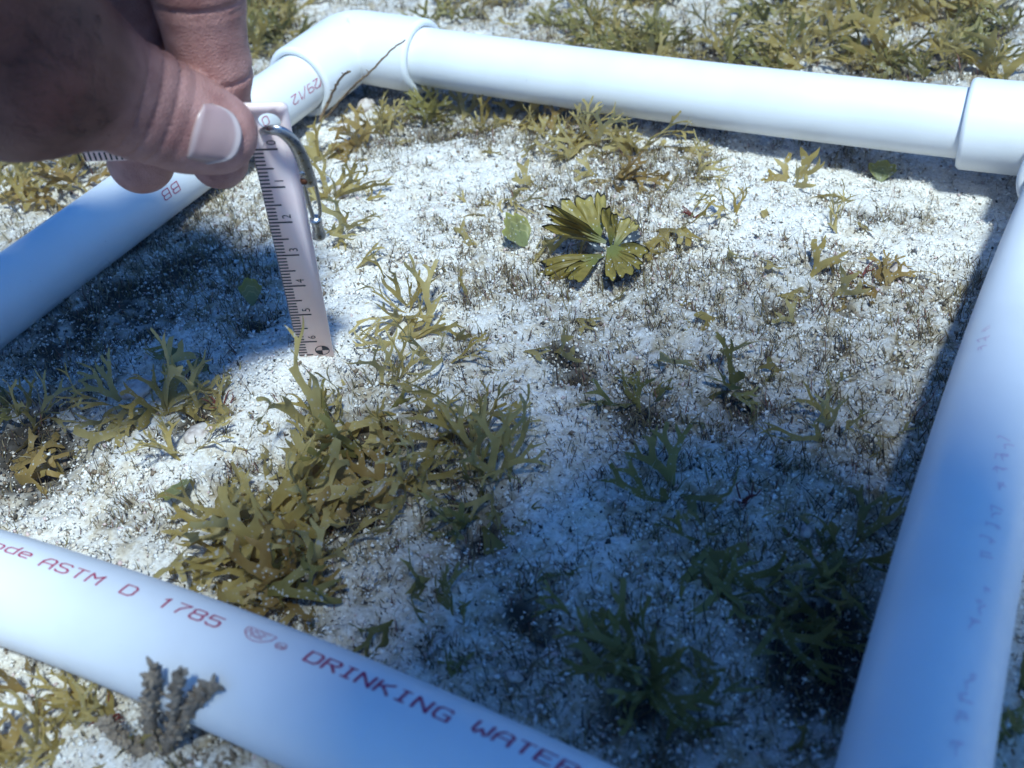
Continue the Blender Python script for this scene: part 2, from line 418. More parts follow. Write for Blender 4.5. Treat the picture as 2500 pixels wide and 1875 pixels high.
# loose sand grains and shell chips, far too many to count
def scatter(n, box, sel):
    x = rng.uniform(box[0], box[1], n); y = rng.uniform(box[2], box[3], n)
    k = in_view(x, y) & sel(x, y)
    return x[k], y[k]
xa, ya = scatter(88000, (-5, 275, -290, 8), lambda x, y: x > -99)
xb, yb = scatter(80000, (-290, 345, -300, 235), lambda x, y: (x < -5) | (y > 8) | (x > 275))
gxs = np.concatenate([xa, xb]); gys = np.concatenate([ya, yb]); N = len(gxs)
sz = np.exp(rng.normal(-0.92, 0.40, N)); sz[len(xa):] *= 1.35
big = rng.random(N) < 0.07; sz[big] *= rng.uniform(1.4, 2.1, big.sum()); sz = np.minimum(sz, 0.95)
octa = np.array([[1, 0, 0], [-1, 0, 0], [0, 1, 0], [0, -1, 0], [0, 0, 1], [0, 0, -1]], float)
V = octa[None] * rng.uniform(0.55, 1.25, (N, 6, 1)) + rng.normal(0, 0.16, (N, 6, 3))
V *= np.stack([np.ones(N), rng.uniform(0.6, 1.0, N), rng.uniform(0.35, 0.85, N)], 1)[:, None]
def rand_rot(n, tilt=1.0):
    q = rng.normal(0, 1, (n, 4)); q[:, 1:3] *= tilt; q /= np.linalg.norm(q, axis=1)[:, None]
    w, x, y, z = q.T
    return np.stack([1 - 2 * (y * y + z * z), 2 * (x * y - z * w), 2 * (x * z + y * w), 2 * (x * y + z * w), 1 - 2 * (x * x + z * z), 2 * (y * z - x * w),
                     2 * (x * z - y * w), 2 * (y * z + x * w), 1 - 2 * (x * x + y * y)], 1).reshape(n, 3, 3)
V = np.einsum('nij,nkj->nki', rand_rot(N, 0.7), V) * sz[:, None, None]
V += np.stack([gxs, gys, ground_z(gxs, gys) + sz * rng.uniform(-0.2, 0.75, N)], 1)[:, None]
OF = np.array([[0, 2, 4], [2, 1, 4], [1, 3, 4], [3, 0, 4], [2, 0, 5], [1, 2, 5], [3, 1, 5], [0, 3, 5]])
F = (OF[None] + 6 * np.arange(N)[:, None, None]).reshape(-1, 3)
pal = np.array([[0.80, 0.77, 0.72], [0.75, 0.70, 0.63], [0.66, 0.58, 0.49], [0.48, 0.42, 0.36], [0.22, 0.16, 0.11], [0.62, 0.47, 0.44], [0.07, 0.06, 0.05]])
tmv = turf_mask(gxs, gys)
pr = np.array([0.50, 0.27, 0.10, 0.055, 0.03, 0.025, 0.02])
pt = np.array([0.40, 0.25, 0.14, 0.08, 0.06, 0.03, 0.04])
u = rng.random(N)
ci = np.where(rng.random(N) < tmv, np.searchsorted(np.cumsum(pt), u), np.searchsorted(np.cumsum(pr), u)).clip(0, 6)
mud_shade_v = np.clip(blobs(gxs, gys, [(a, b, r * 0.7, 1.0) for a, b, r, d in HOLES]), 0, 1)
ci = np.where((rng.random(N) < mud_shade_v * 0.9), rng.choice([4, 6, 3, 2], N, p=[.35, .4, .15, .1]), ci)
colr = pal[ci] * rng.uniform(0.88, 1.08, (N, 1))
colr = np.concatenate([np.clip(colr, 0, 0.84), np.ones((N, 1))], 1).repeat(6, 0)
me = make_mesh('sand_grains', V.reshape(-1, 3), F, False, {'col': ('FLOAT_COLOR', colr)})
tag(link('sand_grains', me, M_grain), 'loose white shell sand and grit strewn over the seabed', 'sand', kind='stuff')

# short turf filaments
def turf(n, box, sel, hmul):
    x = rng.uniform(box[0], box[1], n); y = rng.uniform(box[2], box[3], n)
    k = in_view(x, y) & sel(x, y) & (rng.random(n) < 0.06 + 0.95 * turf_mask(x, y) ** 2.0)
    cx, cy = x[k], y[k]
    m = rng.integers(1, 5, len(cx)); m = np.where(rng.random(len(cx)) < 0.06, m + 5, m); hm = np.repeat(np.where(m > 5, 1.45, 0.95) * (0.8 + 0.55 * turf_mask(cx, cy)), m); xx = np.repeat(cx, m) + rng.normal(0, 1.1, m.sum()); yy = np.repeat(cy, m) + rng.normal(0, 1.1, m.sum())
    return xx, yy, hmul * hm
A1 = turf(20000, (-5, 275, -290, 8), lambda x, y: x > -99, 1.0)
A2 = turf(14000, (-290, 345, -300, 235), lambda x, y: (x < -5) | (y > 8) | (x > 275), 1.5)
tx, ty, th = [np.concatenate(q) for q in zip(A1, A2)]; N = len(tx)
h = th * np.exp(rng.normal(0.72, 0.38, N)); r = rng.uniform(0.055, 0.135, N) * np.sqrt(th)
az = rng.uniform(0, 2 * np.pi, N); lean = rng.uniform(0.1, 1.1, N)
D = np.stack([np.cos(az) * np.sin(lean), np.sin(az) * np.sin(lean), np.cos(lean)], 1)
base = np.stack([tx, ty, ground_z(tx, ty) - 0.3], 1)
midp = base + D * h[:, None] * 0.55 + np.array([0, 0, 0.12]) * h[:, None]
tip = base + D * h[:, None] + rng.normal(0, 0.12, (N, 3)) * h[:, None]
ang = np.array([0, 2.094, 4.189])
ring = np.stack([np.cos(ang), np.sin(ang), 0 * ang], 1)
V = np.concatenate([base[:, None] + ring[None] * r[:, None, None], midp[:, None] + ring[None] * r[:, None, None] * 0.9, tip[:, None]], 1)
off = 7 * np.arange(N)[:, None, None]
Q = (np.array([[0, 1, 4, 3], [1, 2, 5, 4], [2, 0, 3, 5]])[None] + off).reshape(-1, 4)
T = (np.array([[3, 4, 6], [4, 5, 6], [5, 3, 6]])[None] + off).reshape(-1, 3)
pal = np.array([[0.22, 0.155, 0.085], [0.29, 0.23, 0.10], [0.10, 0.08, 0.065], [0.38, 0.30, 0.18], [0.28, 0.13, 0.10], [0.52, 0.46, 0.34]])
cc = pal[rng.choice(6, N, p=[.28, .22, .2, .13, .07, .10])] * rng.uniform(0.8, 1.25, (N, 1))
cc = np.concatenate([cc, np.ones((N, 1))], 1).repeat(7, 0)
me = make_mesh('algal_turf', V.reshape(-1, 3), [Q, T], True, {'col': ('FLOAT_COLOR', cc)})
tag(link('algal_turf', me, M_turf), 'short brown and olive algal turf sprouting through the white sand', 'turf', kind='stuff')

# ------------------------------------------------------------------ the pipe square
LX, LY, RP = 263.57, 268.81, 10.65
CORN = {'TL': (0, 0, 0), 'TR': (LX, 0, -7.6), 'BR': (LX, -LY, 0), 'BL': (0, -LY, -8.7)}
PIPES = {'T': ('TL', 'TR', 4.80), 'R': ('TR', 'BR', 4.54), 'B': ('BL', 'BR', 9.20), 'L': ('TL', 'BL', -0.67)}
CTR = np.array([LX / 2, -LY / 2, 0])
def pframe(nm, s):
    a, b, bow = PIPES[nm]; A = np.array(CORN[a], float); B = np.array(CORN[b], float)
    u = B - A; L = np.linalg.norm(u); u /= L
    w = CTR - (A + B) / 2; w -= (w @ u) * u; w /= np.linalg.norm(w)
    sh = 2 * s / L - 1
    c = A + u * s + w * bow * (1 - sh * sh)
    t = u * L + w * bow * (-4 * sh); t /= np.linalg.norm(t)
    e1 = np.array([0, 0, 1.]) - t[2] * t; e1 /= np.linalg.norm(e1)
    return c, t, e1, np.cross(t, e1), L
def psurf(nm, s, phi, r):
    c, t, e1, e2, L = pframe(nm, s)
    return c + r * (math.cos(phi) * e1 + math.sin(phi) * e2)

frame = empty('quadrat_frame', (0, 0, 0), 'square sampling frame of white PVC pipe with elbow corners lying on sand', 'frame')
pipe_ob = {}
for nm in 'TRBL':
    mb = MB(); L = pframe(nm, 0)[4]; ns = 60
    ss = np.linspace(12, L - 12, ns); na = 64
    V = [psurf(nm, s, a, RP) for s in ss for a in np.linspace(0, 2 * np.pi, na, endpoint=False)]
    q = [(i * na + j, i * na + (j + 1) % na, (i + 1) * na + (j + 1) % na, (i + 1) * na + j) for i in range(ns - 1) for j in range(na)]
    mb.add(V, q)
    pipe_ob[nm] = link('pipe', mb.mesh('pipe'), M_pvc, frame)

# elbows: two sockets meeting in a tight bend, stepped mouth showing the wall
def elbow(c, n1, s1, n2, s2, RL=35.0):
    """n1/n2 pipe names, s = +1 when that pipe leaves from this corner at s=0, -1 when at its far end"""
    RO = 13.75
    mb = MB(); na = 72
    def leg(nm, sg):
        L = pframe(nm, 0)[4]
        f = (lambda d: pframe(nm, d)) if sg > 0 else (lambda d: pframe(nm, L - d))
        return f
    f1, f2 = leg(n1, s1), leg(n2, s2)
    K = np.array(CORN[c], float)
    d1 = f1(30)[0] - K; d1 /= np.linalg.norm(d1); d2 = f2(30)[0] - K; d2 /= np.linalg.norm(d2)
    up = np.cross(d1, d2); up /= np.linalg.norm(up)
    if up[2] < 0: up = -up
    # centreline: leg 1 mouth -> bend -> leg 2 mouth ; bend arc of radius 13
    rb = 5.0
    path = []; rad = []
    for d in (RL, RL - 1.0, RL - 1.05, RL * 0.75, RL * 0.55, rb + 2): path.append((K + d1 * d, d1 * -1)); rad.append(RO)
    rad[0] = RO - 0.5; 
    cen = K + (d1 + d2) * rb
    for a in np.linspace(0, np.pi / 2, 9):
        pnt = cen - d2 * rb * math.cos(a) - d1 * rb * math.sin(a)
        tn = -d1 * math.cos(a) + d2 * math.sin(a)
        path.append((pnt, tn)); rad.append(RO - 0.15)
    for d in (rb + 2, RL * 0.55, RL * 0.75, RL - 1.05, RL - 1.0, RL): path.append((K + d2 * d, d2)); rad.append(RO)
    rad[-1] = RO - 0.5
    V = []
    ang = np.linspace(0, 2 * np.pi, na, endpoint=False)
    for (pnt, tn), r in zip(path, rad):
        e2 = np.cross(tn, up); e2 /= np.linalg.norm(e2)
        V.append(pnt + r * (np.cos(ang)[:, None] * up + np.sin(ang)[:, None] * e2))
    # mouth rings, bevelled inwards to the pipe
    def mouth(pnt, tn, outw):
        e2 = np.cross(tn, up); e2 /= np.linalg.norm(e2)
        ring = lambda r, o: pnt + outw * o + r * (np.cos(ang)[:, None] * up + np.sin(ang)[:, None] * e2)
        return [ring(RO - 1.2, 0.35), ring(11.25, 0.2), ring(10.95, -0.8), ring(10.7, -4.0)]
    V = mouth(path[0][0], path[0][1], d1)[::-1] + V + mouth(path[-1][0], path[-1][1], d2)
    k = len(V); V = np.concatenate(V)
    q = [(i * na + j, i * na + (j + 1) % na, (i + 1) * na + (j + 1) % na, (i + 1) * na + j) for i in range(k - 1) for j in range(na)]
    mb.add(V, q)
    o = link('elbow', mb.mesh('elbow'), M_elbow, frame)
    return o
elbow('TL', 'T', 1, 'L', 1); elbow('TR', 'T', -1, 'R', 1); elbow('BR', 'R', -1, 'B', -1, 17.0); elbow('BL', 'L', -1, 'B', 1)

# printing on the pipes: single-stroke letters on a 4 x 6 cell
GL = {
 'A': [[(0, 0), (0, 3.6), (1.2, 6), (3, 6), (4, 5), (4, 0)], [(0, 2.6), (4, 2.6)]],
 'S': [[(4, 5.2), (3.2, 6), (0.8, 6), (0, 5.2), (0, 4), (0.8, 3.2), (3.2, 2.9), (4, 2.1), (4, 0.9), (3.2, 0), (0.8, 0), (0, 0.8)]],
 'T': [[(0, 6), (4, 6)], [(2, 6), (2, 0)]],
 'M': [[(0, 0), (0, 6), (2, 3.2), (4, 6), (4, 0)]],
 'D': [[(0, 0), (0, 6), (3, 6), (4, 4.8), (4, 1.2), (3, 0), (0, 0)]],
 'R': [[(0, 0), (0, 6), (3.2, 6), (4, 5.2), (4, 3.8), (3.2, 3), (0, 3)], [(1.8, 3), (4, 0)]],
 'I': [[(0.7, 6), (3.3, 6)], [(2, 6), (2, 0)], [(0.7, 0), (3.3, 0)]],
 'N': [[(0, 0), (0, 6), (4, 0), (4, 6)]],
 'K': [[(0, 0), (0, 6)], [(4, 6), (0.3, 2.8)], [(1.2, 3.5), (4, 0)]],
 'G': [[(4, 5), (3.2, 6), (0.8, 6), (0, 5), (0, 1), (0.8, 0), (4, 0), (4, 2.6), (2.2, 2.6)]],
 'W': [[(0, 6), (0, 0.8), (0.8, 0), (2, 2.4), (3.2, 0), (4, 0.8), (4, 6)]],
 'E': [[(4, 6), (0, 6), (0, 0), (4, 0)], [(0, 3.1), (3.2, 3.1)]],
 'F': [[(4, 6), (0, 6), (0, 0)], [(0, 3.1), (3, 3.1)]],
 'B': [[(0, 0), (0, 6), (3.2, 6), (4, 5.2), (4, 3.8), (3.2, 3.1), (0, 3.1)], [(3.2, 3.1), (4, 2.4), (4, 0.8), (3.2, 0), (0, 0)]],
 '1': [[(1.0, 4.7), (2.2, 6), (2.2, 0)]],
 '7': [[(0, 6), (4, 6), (1.6, 2.6), (1.2, 0)]],
 '8': [[(0.8, 3.2), (0, 4), (0, 5.2), (0.8, 6), (3.2, 6), (4, 5.2), (4, 4), (3.2, 3.2), (0.8, 3.2), (0, 2.4), (0, 0.8), (0.8, 0), (3.2, 0), (4, 0.8), (4, 2.4), (3.2, 3.2)]],
 '5': [[(4, 6), (0.2, 6), (0, 3.4), (3.2, 3.6), (4, 2.8), (4, 0.9), (3.2, 0), (0.8, 0), (0, 0.8)]],
 '2': [[(0, 4.9), (0.9, 6), (3.1, 6), (4, 5), (4, 4), (0, 0), (4, 0)]],
 '9': [[(4, 3.4), (3.2, 2.8), (0.8, 2.8), (0, 3.6), (0, 5.2), (0.8, 6), (3.2, 6), (4, 5.2), (4, 1.6), (3, 0), (1, 0)]],
 '0': [[(0, 1), (0, 5), (1, 6), (3, 6), (4, 5), (4, 1), (3, 0), (1, 0), (0, 1)]],
 '/': [[(0.2, -0.6), (3.8, 6.6)]],
 'o': [[(0, 0.9), (0, 3.1), (0.8, 4), (3.2, 4), (4, 3.1), (4, 0.9), (3.2, 0), (0.8, 0), (0, 0.9)]],
 'd': [[(4, 6), (4, 0), (0.8, 0), (0, 0.9), (0, 3.1), (0.8, 4), (4, 4)]],
 'e': [[(0, 2.1), (4, 2.1), (4, 3.1), (3.2, 4), (0.8, 4), (0, 3.1), (0, 0.9), (0.8, 0), (3.8, 0)]],
 'p': [[(0, -1.8), (0, 4), (3.2, 4), (4, 3.1), (4, 0.9), (3.2, 0), (0, 0)]],
 'w': [[(0, 4), (0.8, 0), (2, 3), (3.2, 0), (4, 4)]],
}
INK_N = [0]
def stroke(mb, nm, sgn, s0, phi0, pts, wv=0.48, wh=0.27, lift=0.05, ghost=None):
    """pts in mm (along, up); sgn: up is sgn*phi"""
    pts = np.asarray(pts, float)
    for a, b in zip(pts[:-1], pts[1:]):
        d = b - a; L = np.hypot(*d)
        if L < 1e-6: continue
        d /= L; nrm = np.array([-d[1], d[0]])
        w = wh + (wv - wh) * abs(d[1])
        k = max(2, int(L / 0.5) + 1)
        INK_N[0] += 1; r = RP + lift + 0.0012 * (INK_N[0] % 40)
        V = []
        for f in np.linspace(0, 1, k):
            c = a + d * (L * f + (0.3 * w if f == 1 else (-0.3 * w if f == 0 else 0)))
            for sg in (-1, 1):
                p = c + nrm * sg * w / 2
                V.append(psurf(nm, s0 + p[0], phi0 + sgn * p[1] / RP, r))
        mb.add(V, [(2 * i, 2 * i + 1, 2 * i + 3, 2 * i + 2) for i in range(k - 1)])
def text(mb, nm, sgn, s0, phi0, txt, pitch, cw, ch, shear=0.0, pos=None, **kw):
    for i, c in enumerate(txt):
        if c == ' ': continue
        st = s0 + i * pitch if pos is None else pos[i]
        for pl in GL[c]:
            P = [((x / 4) * cw + shear * y / 6 * ch, y / 6 * ch) for x, y in pl]
            stroke(mb, nm, sgn, st, math.radians(phi0), P, **kw)
mb = MB()
text(mb, 'B', -1, 92.6, -6.0, 'ode', 3.75, 2.6, 2.25)
text(mb, 'B', -1, 106.5, -2.6, 'ASTM', 4.05, 2.9, 2.4)
text(mb, 'B', -1, 127.3, -3.2, 'D', 4, 2.8, 2.45)
text(mb, 'B', -1, 136.2, -4.2, '1785', 3.85, 2.7, 2.4)
# certification emblem: broad shield with letters, then a small ring mark
SH = [(0, 2.3), (0.2, 2.6), (6.0, 2.6), (6.2, 2.3), (6.0, 1.2), (4.6, 0.2), (3.1, -0.1), (1.6, 0.2), (0.2, 1.2), (0, 2.3)]
stroke(mb, 'B', -1, 155.4, math.radians(-6.4), SH, 0.22, 0.12)
text(mb, 'B', -1, 156.2, -11.3, 'NSF', 1.6, 1.1, 1.4, wv=0.18, wh=0.1)
stroke(mb, 'B', -1, 156.6, math.radians(-6.6), [(0.5, 0.7), (3.4, 0.7)], 0.12, 0.12)
el = [(1.05 + 1.05 * math.cos(a), 0.75 + 0.75 * math.sin(a)) for a in np.linspace(0, 2 * np.pi, 15)]
stroke(mb, 'B', -1, 162.8, math.radians(-7.8), el, 0.2, 0.1)
text(mb, 'B', -1, 163.3, -10.0, 'p', 0.6, 0.45, 0.7, wv=0.14, wh=0.08); text(mb, 'B', -1, 164.0, -10.0, 'w', 0.6, 0.6, 0.7, wv=0.14, wh=0.08)
text(mb, 'B', -1, 169.4, -7.4, 'DRINKING', 3.68, 2.65, 2.45, pos=[169.4, 173.1, 176.6, 180.0, 183.8, 187.5, 191.2, 195.1], wv=0.58, wh=0.3)
text(mb, 'B', -1, 202.1, -10.6, 'WATER', 3.66, 2.65, 2.45, pos=[202.1, 205.8, 209.5, 213.1, 216.8], wv=0.58, wh=0.3)
link('printed_text', mb.mesh('printed_text', False), M_ink, pipe_ob['B'])
mb = MB()
for st, c in ((33.4, '/'), (36.0, '2'), (39.8, '9'), (43.4, '/'), (45.8, '1'), (49.2, '2'), (57.4, '0'), (66.5, '0')):
    text(mb, 'L', -1, st, -71.5, c, 4, 2.9, 3.0, wv=0.36, wh=0.28)
link('printed_date', mb.mesh('printed_date', False), M_ink, pipe_ob['L'])
mb = MB()
for st, c in ((114.0, 'B'), (118.3, 'B')):
    text(mb, 'L', -1, st, -71.5, c, 4, 2.9, 3.0, wv=0.36, wh=0.28)
link('printed_text', mb.mesh('printed_text', False), M_ink, pipe_ob['L'])
r_ = np.random.default_rng(5)
for s0, ph, n in ((126, 28, 3), (165, -23, 4), (184, -25, 4), (203, -29, 3), (222, -30, 4)):
    mb = MB()
    for k in range(n):                                    # rubbed-off letters, too worn to read
        for j in range(2):
            a = np.array([k * 3.9 + r_.uniform(0, 1.2), r_.uniform(-1.2, 0.2)]); b = a + np.array([r_.uniform(-0.3, 1.6), r_.uniform(0.8, 2.2)])
            c = b + np.array([r_.uniform(0.3, 1.4), r_.uniform(-0.8, 0.3)])
            stroke(mb, 'R', 1, s0, math.radians(ph), [a, (a + b) / 2 + r_.uniform(-.3, .3, 2), b, c], 0.30, 0.22)
    link('worn_print', mb.mesh('worn_print', False), M_ink_faint, pipe_ob['R'])

# ------------------------------------------------------------------ L-shaped photo scale
RO = np.array([113.42, -183.23, 56.25])
RV = np.array([-0.23234902, 0.18857921, -0.95417599]); RH = np.array([0.84762168, 0.52039817, -0.10355301])
RV /= np.linalg.norm(RV); RH -= (RH @ RV) * RV; RH /= np.linalg.norm(RH)
RN = np.cross(RV, RH)
if RN @ (CAM - RO) < 0: RN = -RN
def rp3(h, v, o=0.0): return RO + RH * h + RV * v + RN * o

def poly_plate(outline, hole, thick):
    """flat plate from an outline with one round hole, bevelled by nothing"""
    import bmesh
    bm = bmesh.new()
    def loop(pts): 
        vs = [bm.verts.new((p[0], p[1], 0)) for p in pts]
        return [bm.edges.new((vs[i], vs[(i + 1) % len(vs)])) for i in range(len(vs))]
    ed = loop(outline) + loop(hole)
    bmesh.ops.triangle_fill(bm, edges=ed, use_beauty=True)
    fs = list(bm.faces)
    ex = bmesh.ops.extrude_face_region(bm, geom=fs)
    for g in ex['geom']:
        if isinstance(g, bmesh.types.BMVert): g.co.z -= thick
    bmesh.ops.recalc_face_normals(bm, faces=bm.faces)
    V = np.array([rp3(v.co.x, v.co.y, v.co.z) for v in bm.verts]); bm.verts.index_update()
    f3 = [[v.index for v in f.verts] for f in bm.faces if len(f.verts) == 3]; f4 = [[v.index for v in f.verts] for f in bm.faces if len(f.verts) == 4]
    bm.free()
    return V, np.array(f4, int).reshape(-1, 4), np.array(f3, int).reshape(-1, 3)
def arc(cx, cy, r, a0, a1, n): return [(cx + r * math.cos(a), cy + r * math.sin(a)) for a in np.linspace(math.radians(a0), math.radians(a1), n)]
outl = [(0.2, 1.6), (0.2, 74.0), (8.9, 74.0)] + arc(7.5, -10.0, 1.4, 0, -90, 7) + [(-33.6, -11.4), (-34.0, -11.0), (-34.0, 1.6)]
scale = empty('photo_scale', rp3(0.2, 70), 'pale pink L-shaped centimetre scale held upright by the hand, one end on the sand', 'ruler')
sorg = rp3(0.2, 70)
V, f4, f3 = poly_plate(outl, arc(4.85, -7.0, 2.3, 0, 345, 24), 0.9)
link('plate', make_mesh('plate', V - sorg, [f4, f3], False), M_ruler, scale)
mb = MB()
def bar(h0, v0, h1, v1, o=0.03): mb.add([rp3(h0, v0, o), rp3(h1, v0, o), rp3(h1, v1, o), rp3(h0, v1, o)], [(0, 1, 2, 3)])
U = 10.5
for i in range(0, 69):
    v = i * U / 10; L = 5.1 if i % 10 == 0 else (3.5 if i % 5 == 0 else 2.05); w = 0.46 if i % 10 == 0 else 0.42
    bar(0.32, v - w / 2, 0.3 + L, v + w / 2)
bar(0.24, 0, 0.34, 70, 0.034)
for i in range(0, 33):
    hh = -1.2 - i * U / 10; L = 4.6 if i % 10 == 5 else (3.4 if i % 5 == 0 else 2.1)
    bar(hh - 0.2, 1.35 - L, hh + 0.2, 1.35)
for (a0, a1) in ((0, 90), (180, 270)):          # quartered target disc
    n = 10; pts = [rp3(6.3, 66.6, 0.03)] + [rp3(6.3 + 1.75 * math.cos(math.radians(a)), 66.6 - 1.75 * math.sin(math.radians(a)), 0.03) for a in np.linspace(a0, a1, n)]
    mb.add(pts, t=[(0, i, i + 1) for i in range(1, n)])
ci = np.linspace(0, 2 * np.pi, 41)
V = [rp3(6.3 + r * math.cos(a), 66.6 + r * math.sin(a), 0.035) for a in ci for r in (1.62, 1.84)]
mb.add(V, [(2 * i, 2 * i + 1, 2 * i + 3, 2 * i + 2) for i in range(40)])
link('graduations', mb.mesh('graduations', False, origin=sorg), M_ink_black, scale)
dg = bpy.context.evaluated_depsgraph_get()
def text_mesh(txt, size):
    cu = bpy.data.curves.new('t', 'FONT'); cu.body = txt; cu.size = size; cu.align_x = 'CENTER'; cu.resolution_u = 6
    ob = bpy.data.objects.new('t', cu); COL.objects.link(ob)
    bpy.context.view_layer.update()
    dg = bpy.context.evaluated_depsgraph_get()
    m = ob.evaluated_get(dg).to_mesh()
    v = np.array([x.co[:] for x in m.vertices]); f = [list(p.vertices) for p in m.polygons]
    ob.evaluated_get(dg).to_mesh_clear()
    bpy.data.objects.remove(ob); bpy.data.curves.remove(cu)
    return v, f
mb = MB()
for i in range(7):
    v, f = text_mesh(str(i), 2.75)
    P = [rp3(5.25 - a[1], i * U - 1.75 - a[0], 0.03) for a in v]
    tri = [(p[0], p[j], p[j + 1]) for p in f for j in range(1, len(p) - 1)]
    mb.add(P, t=tri)
link('numerals', mb.mesh('numerals', False, origin=sorg), M_ink_black, scale)

# steel snap hook hanging in the hole of the scale
def RPX(x, y, o):
    """point o mm in front of the scale's plane, on a pixel (2212 scale) of the first layout sketch"""
    d = ray(x, y); t = ((RO - CAM) @ RN) / (d @ RN)
    return CAM + d * (t - o)
hookA = RPX(592, 283, 0)
clip = empty('snap_hook', RPX(690, 500, 1), 'small steel snap hook hanging from the hole of the pink scale', 'hook')
corg = RPX(690, 500, 1)
mb = MB()
pth = spline([RPX(574, 290, -2.6), RPX(572, 284, 0.4), RPX(584, 281, 2.8), RPX(606, 284, 3.4), RPX(632, 305, 3.0), RPX(650, 336, 2.4), RPX(661, 368, 1.8), RPX(668, 398, 1.2)], 40)
mb.tube(pth, np.linspace(1.1, 1.6, 40), 14, flat=0.55, ref=RN)
o = mb.mesh('hook_jaw', origin=corg); link('hook_jaw', o, M_steel, clip)
mb = MB(); mb.tube(spline([RPX(666, 365, 1.4), RPX(674, 372, 1.2), RPX(684, 410, 1.0), RPX(691, 448, 0.8), RPX(690, 466, 0.6), RPX(681, 473, 0.6)], 30), 0.42, 8)
mb.tube(spline([RPX(657, 396, 1.6), RPX(662, 420, 1.2), RPX(670, 450, 0.9), RPX(678, 473, 0.6)], 24), 0.5, 8)
link('spring_gate', mb.mesh('spring_gate', origin=corg), M_steel, clip)
mb = MB(); mb.tube(spline([RPX(679, 470, 0.6), RPX(684, 480, 0.4), RPX(688, 500, 0.2), RPX(691, 515, 0)], 12), [0.9, 1.3, 1.4, 1.35, 1.25, 1.2, 1.2, 1.3, 1.5, 1.6, 1.4, 0.8], 14)
link('swivel', mb.mesh('swivel', origin=corg), M_steel, clip)
for y, m in ((372, M_steel), (391, M_rust)):
    mb = MB(); c = RPX(654 + (y - 372) * 0.15, y, 2.2)
    mb.tube([c - RN * 0.5, c, c + RN * 0.5, c + RN * 0.7], [0.85, 0.85, 0.7, 0.3], 12, ref=(0.3, 0.2, 0.9))
    link('rivet', mb.mesh('rivet', origin=corg), m, clip)

# ------------------------------------------------------------------ seaweed
def frond_mesh(name, seed, length=24, width=3.6, forks=3, lean=0.9, curl=0.5, spread=0.5, sub=4):
    """a flat strap that forks in two again and again; grows from the origin, leaning towards +x"""
    r = np.random.default_rng(seed)
    V = []; Q = []
    def seg(pts3, T, B, level, L, w, lead):
        """pts3: indices of left, mid, right start points"""
        n = np.cross(T, B)
        idx = pts3
        c = np.array(V[idx[1]])
        kb = r.normal(0, curl) * 0.9 - 0.12; tw = r.normal(0, 0.35); yaw = r.normal(0, 0.20) - lead * 0.30
        last = level >= forks or (level > 0 and r.random() < 0.10)
        k = sub
        tipc, tipe = (0.92, 1.3) if r.random() < 0.55 else (0.25, 3.0)
        for i in range(1, k + 1):
            f = i / k
            a = kb / k; T2 = T * math.cos(a) + n * math.sin(a)
            n = np.cross(T2, B); T = T2 / np.linalg.norm(T2)
            a = yaw / k; T2 = T * math.cos(a) + B * math.sin(a); B = B * math.cos(a) - T * math.sin(a); T = T2
            a = tw / k; B2 = B * math.cos(a) + n * math.sin(a); B = B2 / np.linalg.norm(B2); n = np.cross(T, B)
            if T[2] < -0.25 : T = T + np.array([0, 0, 0.12]); T /= np.linalg.norm(T); B = B - (B @ T) * T; B /= np.linalg.norm(B); n = np.cross(T, B)
            c = c + T * L / k
            if last: ww = w * (1.0 - tipc * f ** tipe) + 0.08
            else: ww = w * (1.0 - 0.16 * math.sin(math.pi * f) + 0.55 * f ** 3)
            if level == 0: ww = w * (0.22 + 0.55 * f + 0.6 * f ** 3)
            jit = r.normal(0, 0.035 * w, 2)
            l_ = c - B * (ww / 2 + jit[0]); m_ = c + n * ww * 0.07; r__ = c + B * (ww / 2 + jit[1])
            s = len(V); V.extend([l_, m_, r__]); ni = (s, s + 1, s + 2)
            Q.append((idx[0], idx[1], ni[1], ni[0])); Q.append((idx[1], idx[2], ni[2], ni[1]))
            idx = ni
        if last: return
        for sg in (-1, 1):
            if level >= 2 and r.random() < 0.12: continue
            an = sg * (spread + 0.12) * r.uniform(0.7, 1.35)
            T2 = T * math.cos(an) + B * math.sin(an); B2 = B * math.cos(an) - T * math.sin(an)
            a_, b_ = (idx[0], idx[1]) if sg < 0 else (idx[1], idx[2])
            mid = (np.array(V[a_]) + np.array(V[b_])) / 2
            s = len(V); V.append(mid)
            seg((a_, s, b_), T2, B2, level + 1, L * r.uniform(0.62, 0.95), w * r.uniform(0.60, 0.76), sg)
    le = lean * r.uniform(0.75, 1.2)
    T = np.array([math.sin(le), 0, math.cos(le)]); B = np.array([0, 1.0, 0])
    a = r.normal(0, 0.5); n = np.cross(T, B); B = B * math.cos(a) + n * math.sin(a)
    V.extend([-B * width * 0.1, np.zeros(3), B * width * 0.1])
    seg((0, 1, 2), T, B, 0, length * 0.33, width, 0)
    return make_mesh(name, np.array(V), np.array(Q), True)

PROTO = {}
def protos(kind, n, mat, **kw):
    L = []
    for i in range(n):
        me = frond_mesh('frond', 100 * len(PROTO) + i + 1, **kw); me.materials.append(mat); L.append(me)
    PROTO[kind] = L
protos('olive', 26, M_weed, length=23, width=4.3, forks=4, lean=1.0, curl=0.65)
protos('broad', 14, M_weed, length=26, width=6.2, forks=3, lean=1.05, spread=0.6, curl=0.65)
protos('slim', 10, M_weed, length=22, width=2.7, forks=3, lean=0.8, spread=0.42)
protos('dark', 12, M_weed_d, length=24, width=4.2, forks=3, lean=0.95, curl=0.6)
protos('brown', 10, M_weed_b, length=23, width=5.6, forks=3, lean=0.95, spread=0.65)
protos('scrap', 8, M_weed, length=13, width=3.6, forks=2, lean=1.15, spread=0.6)

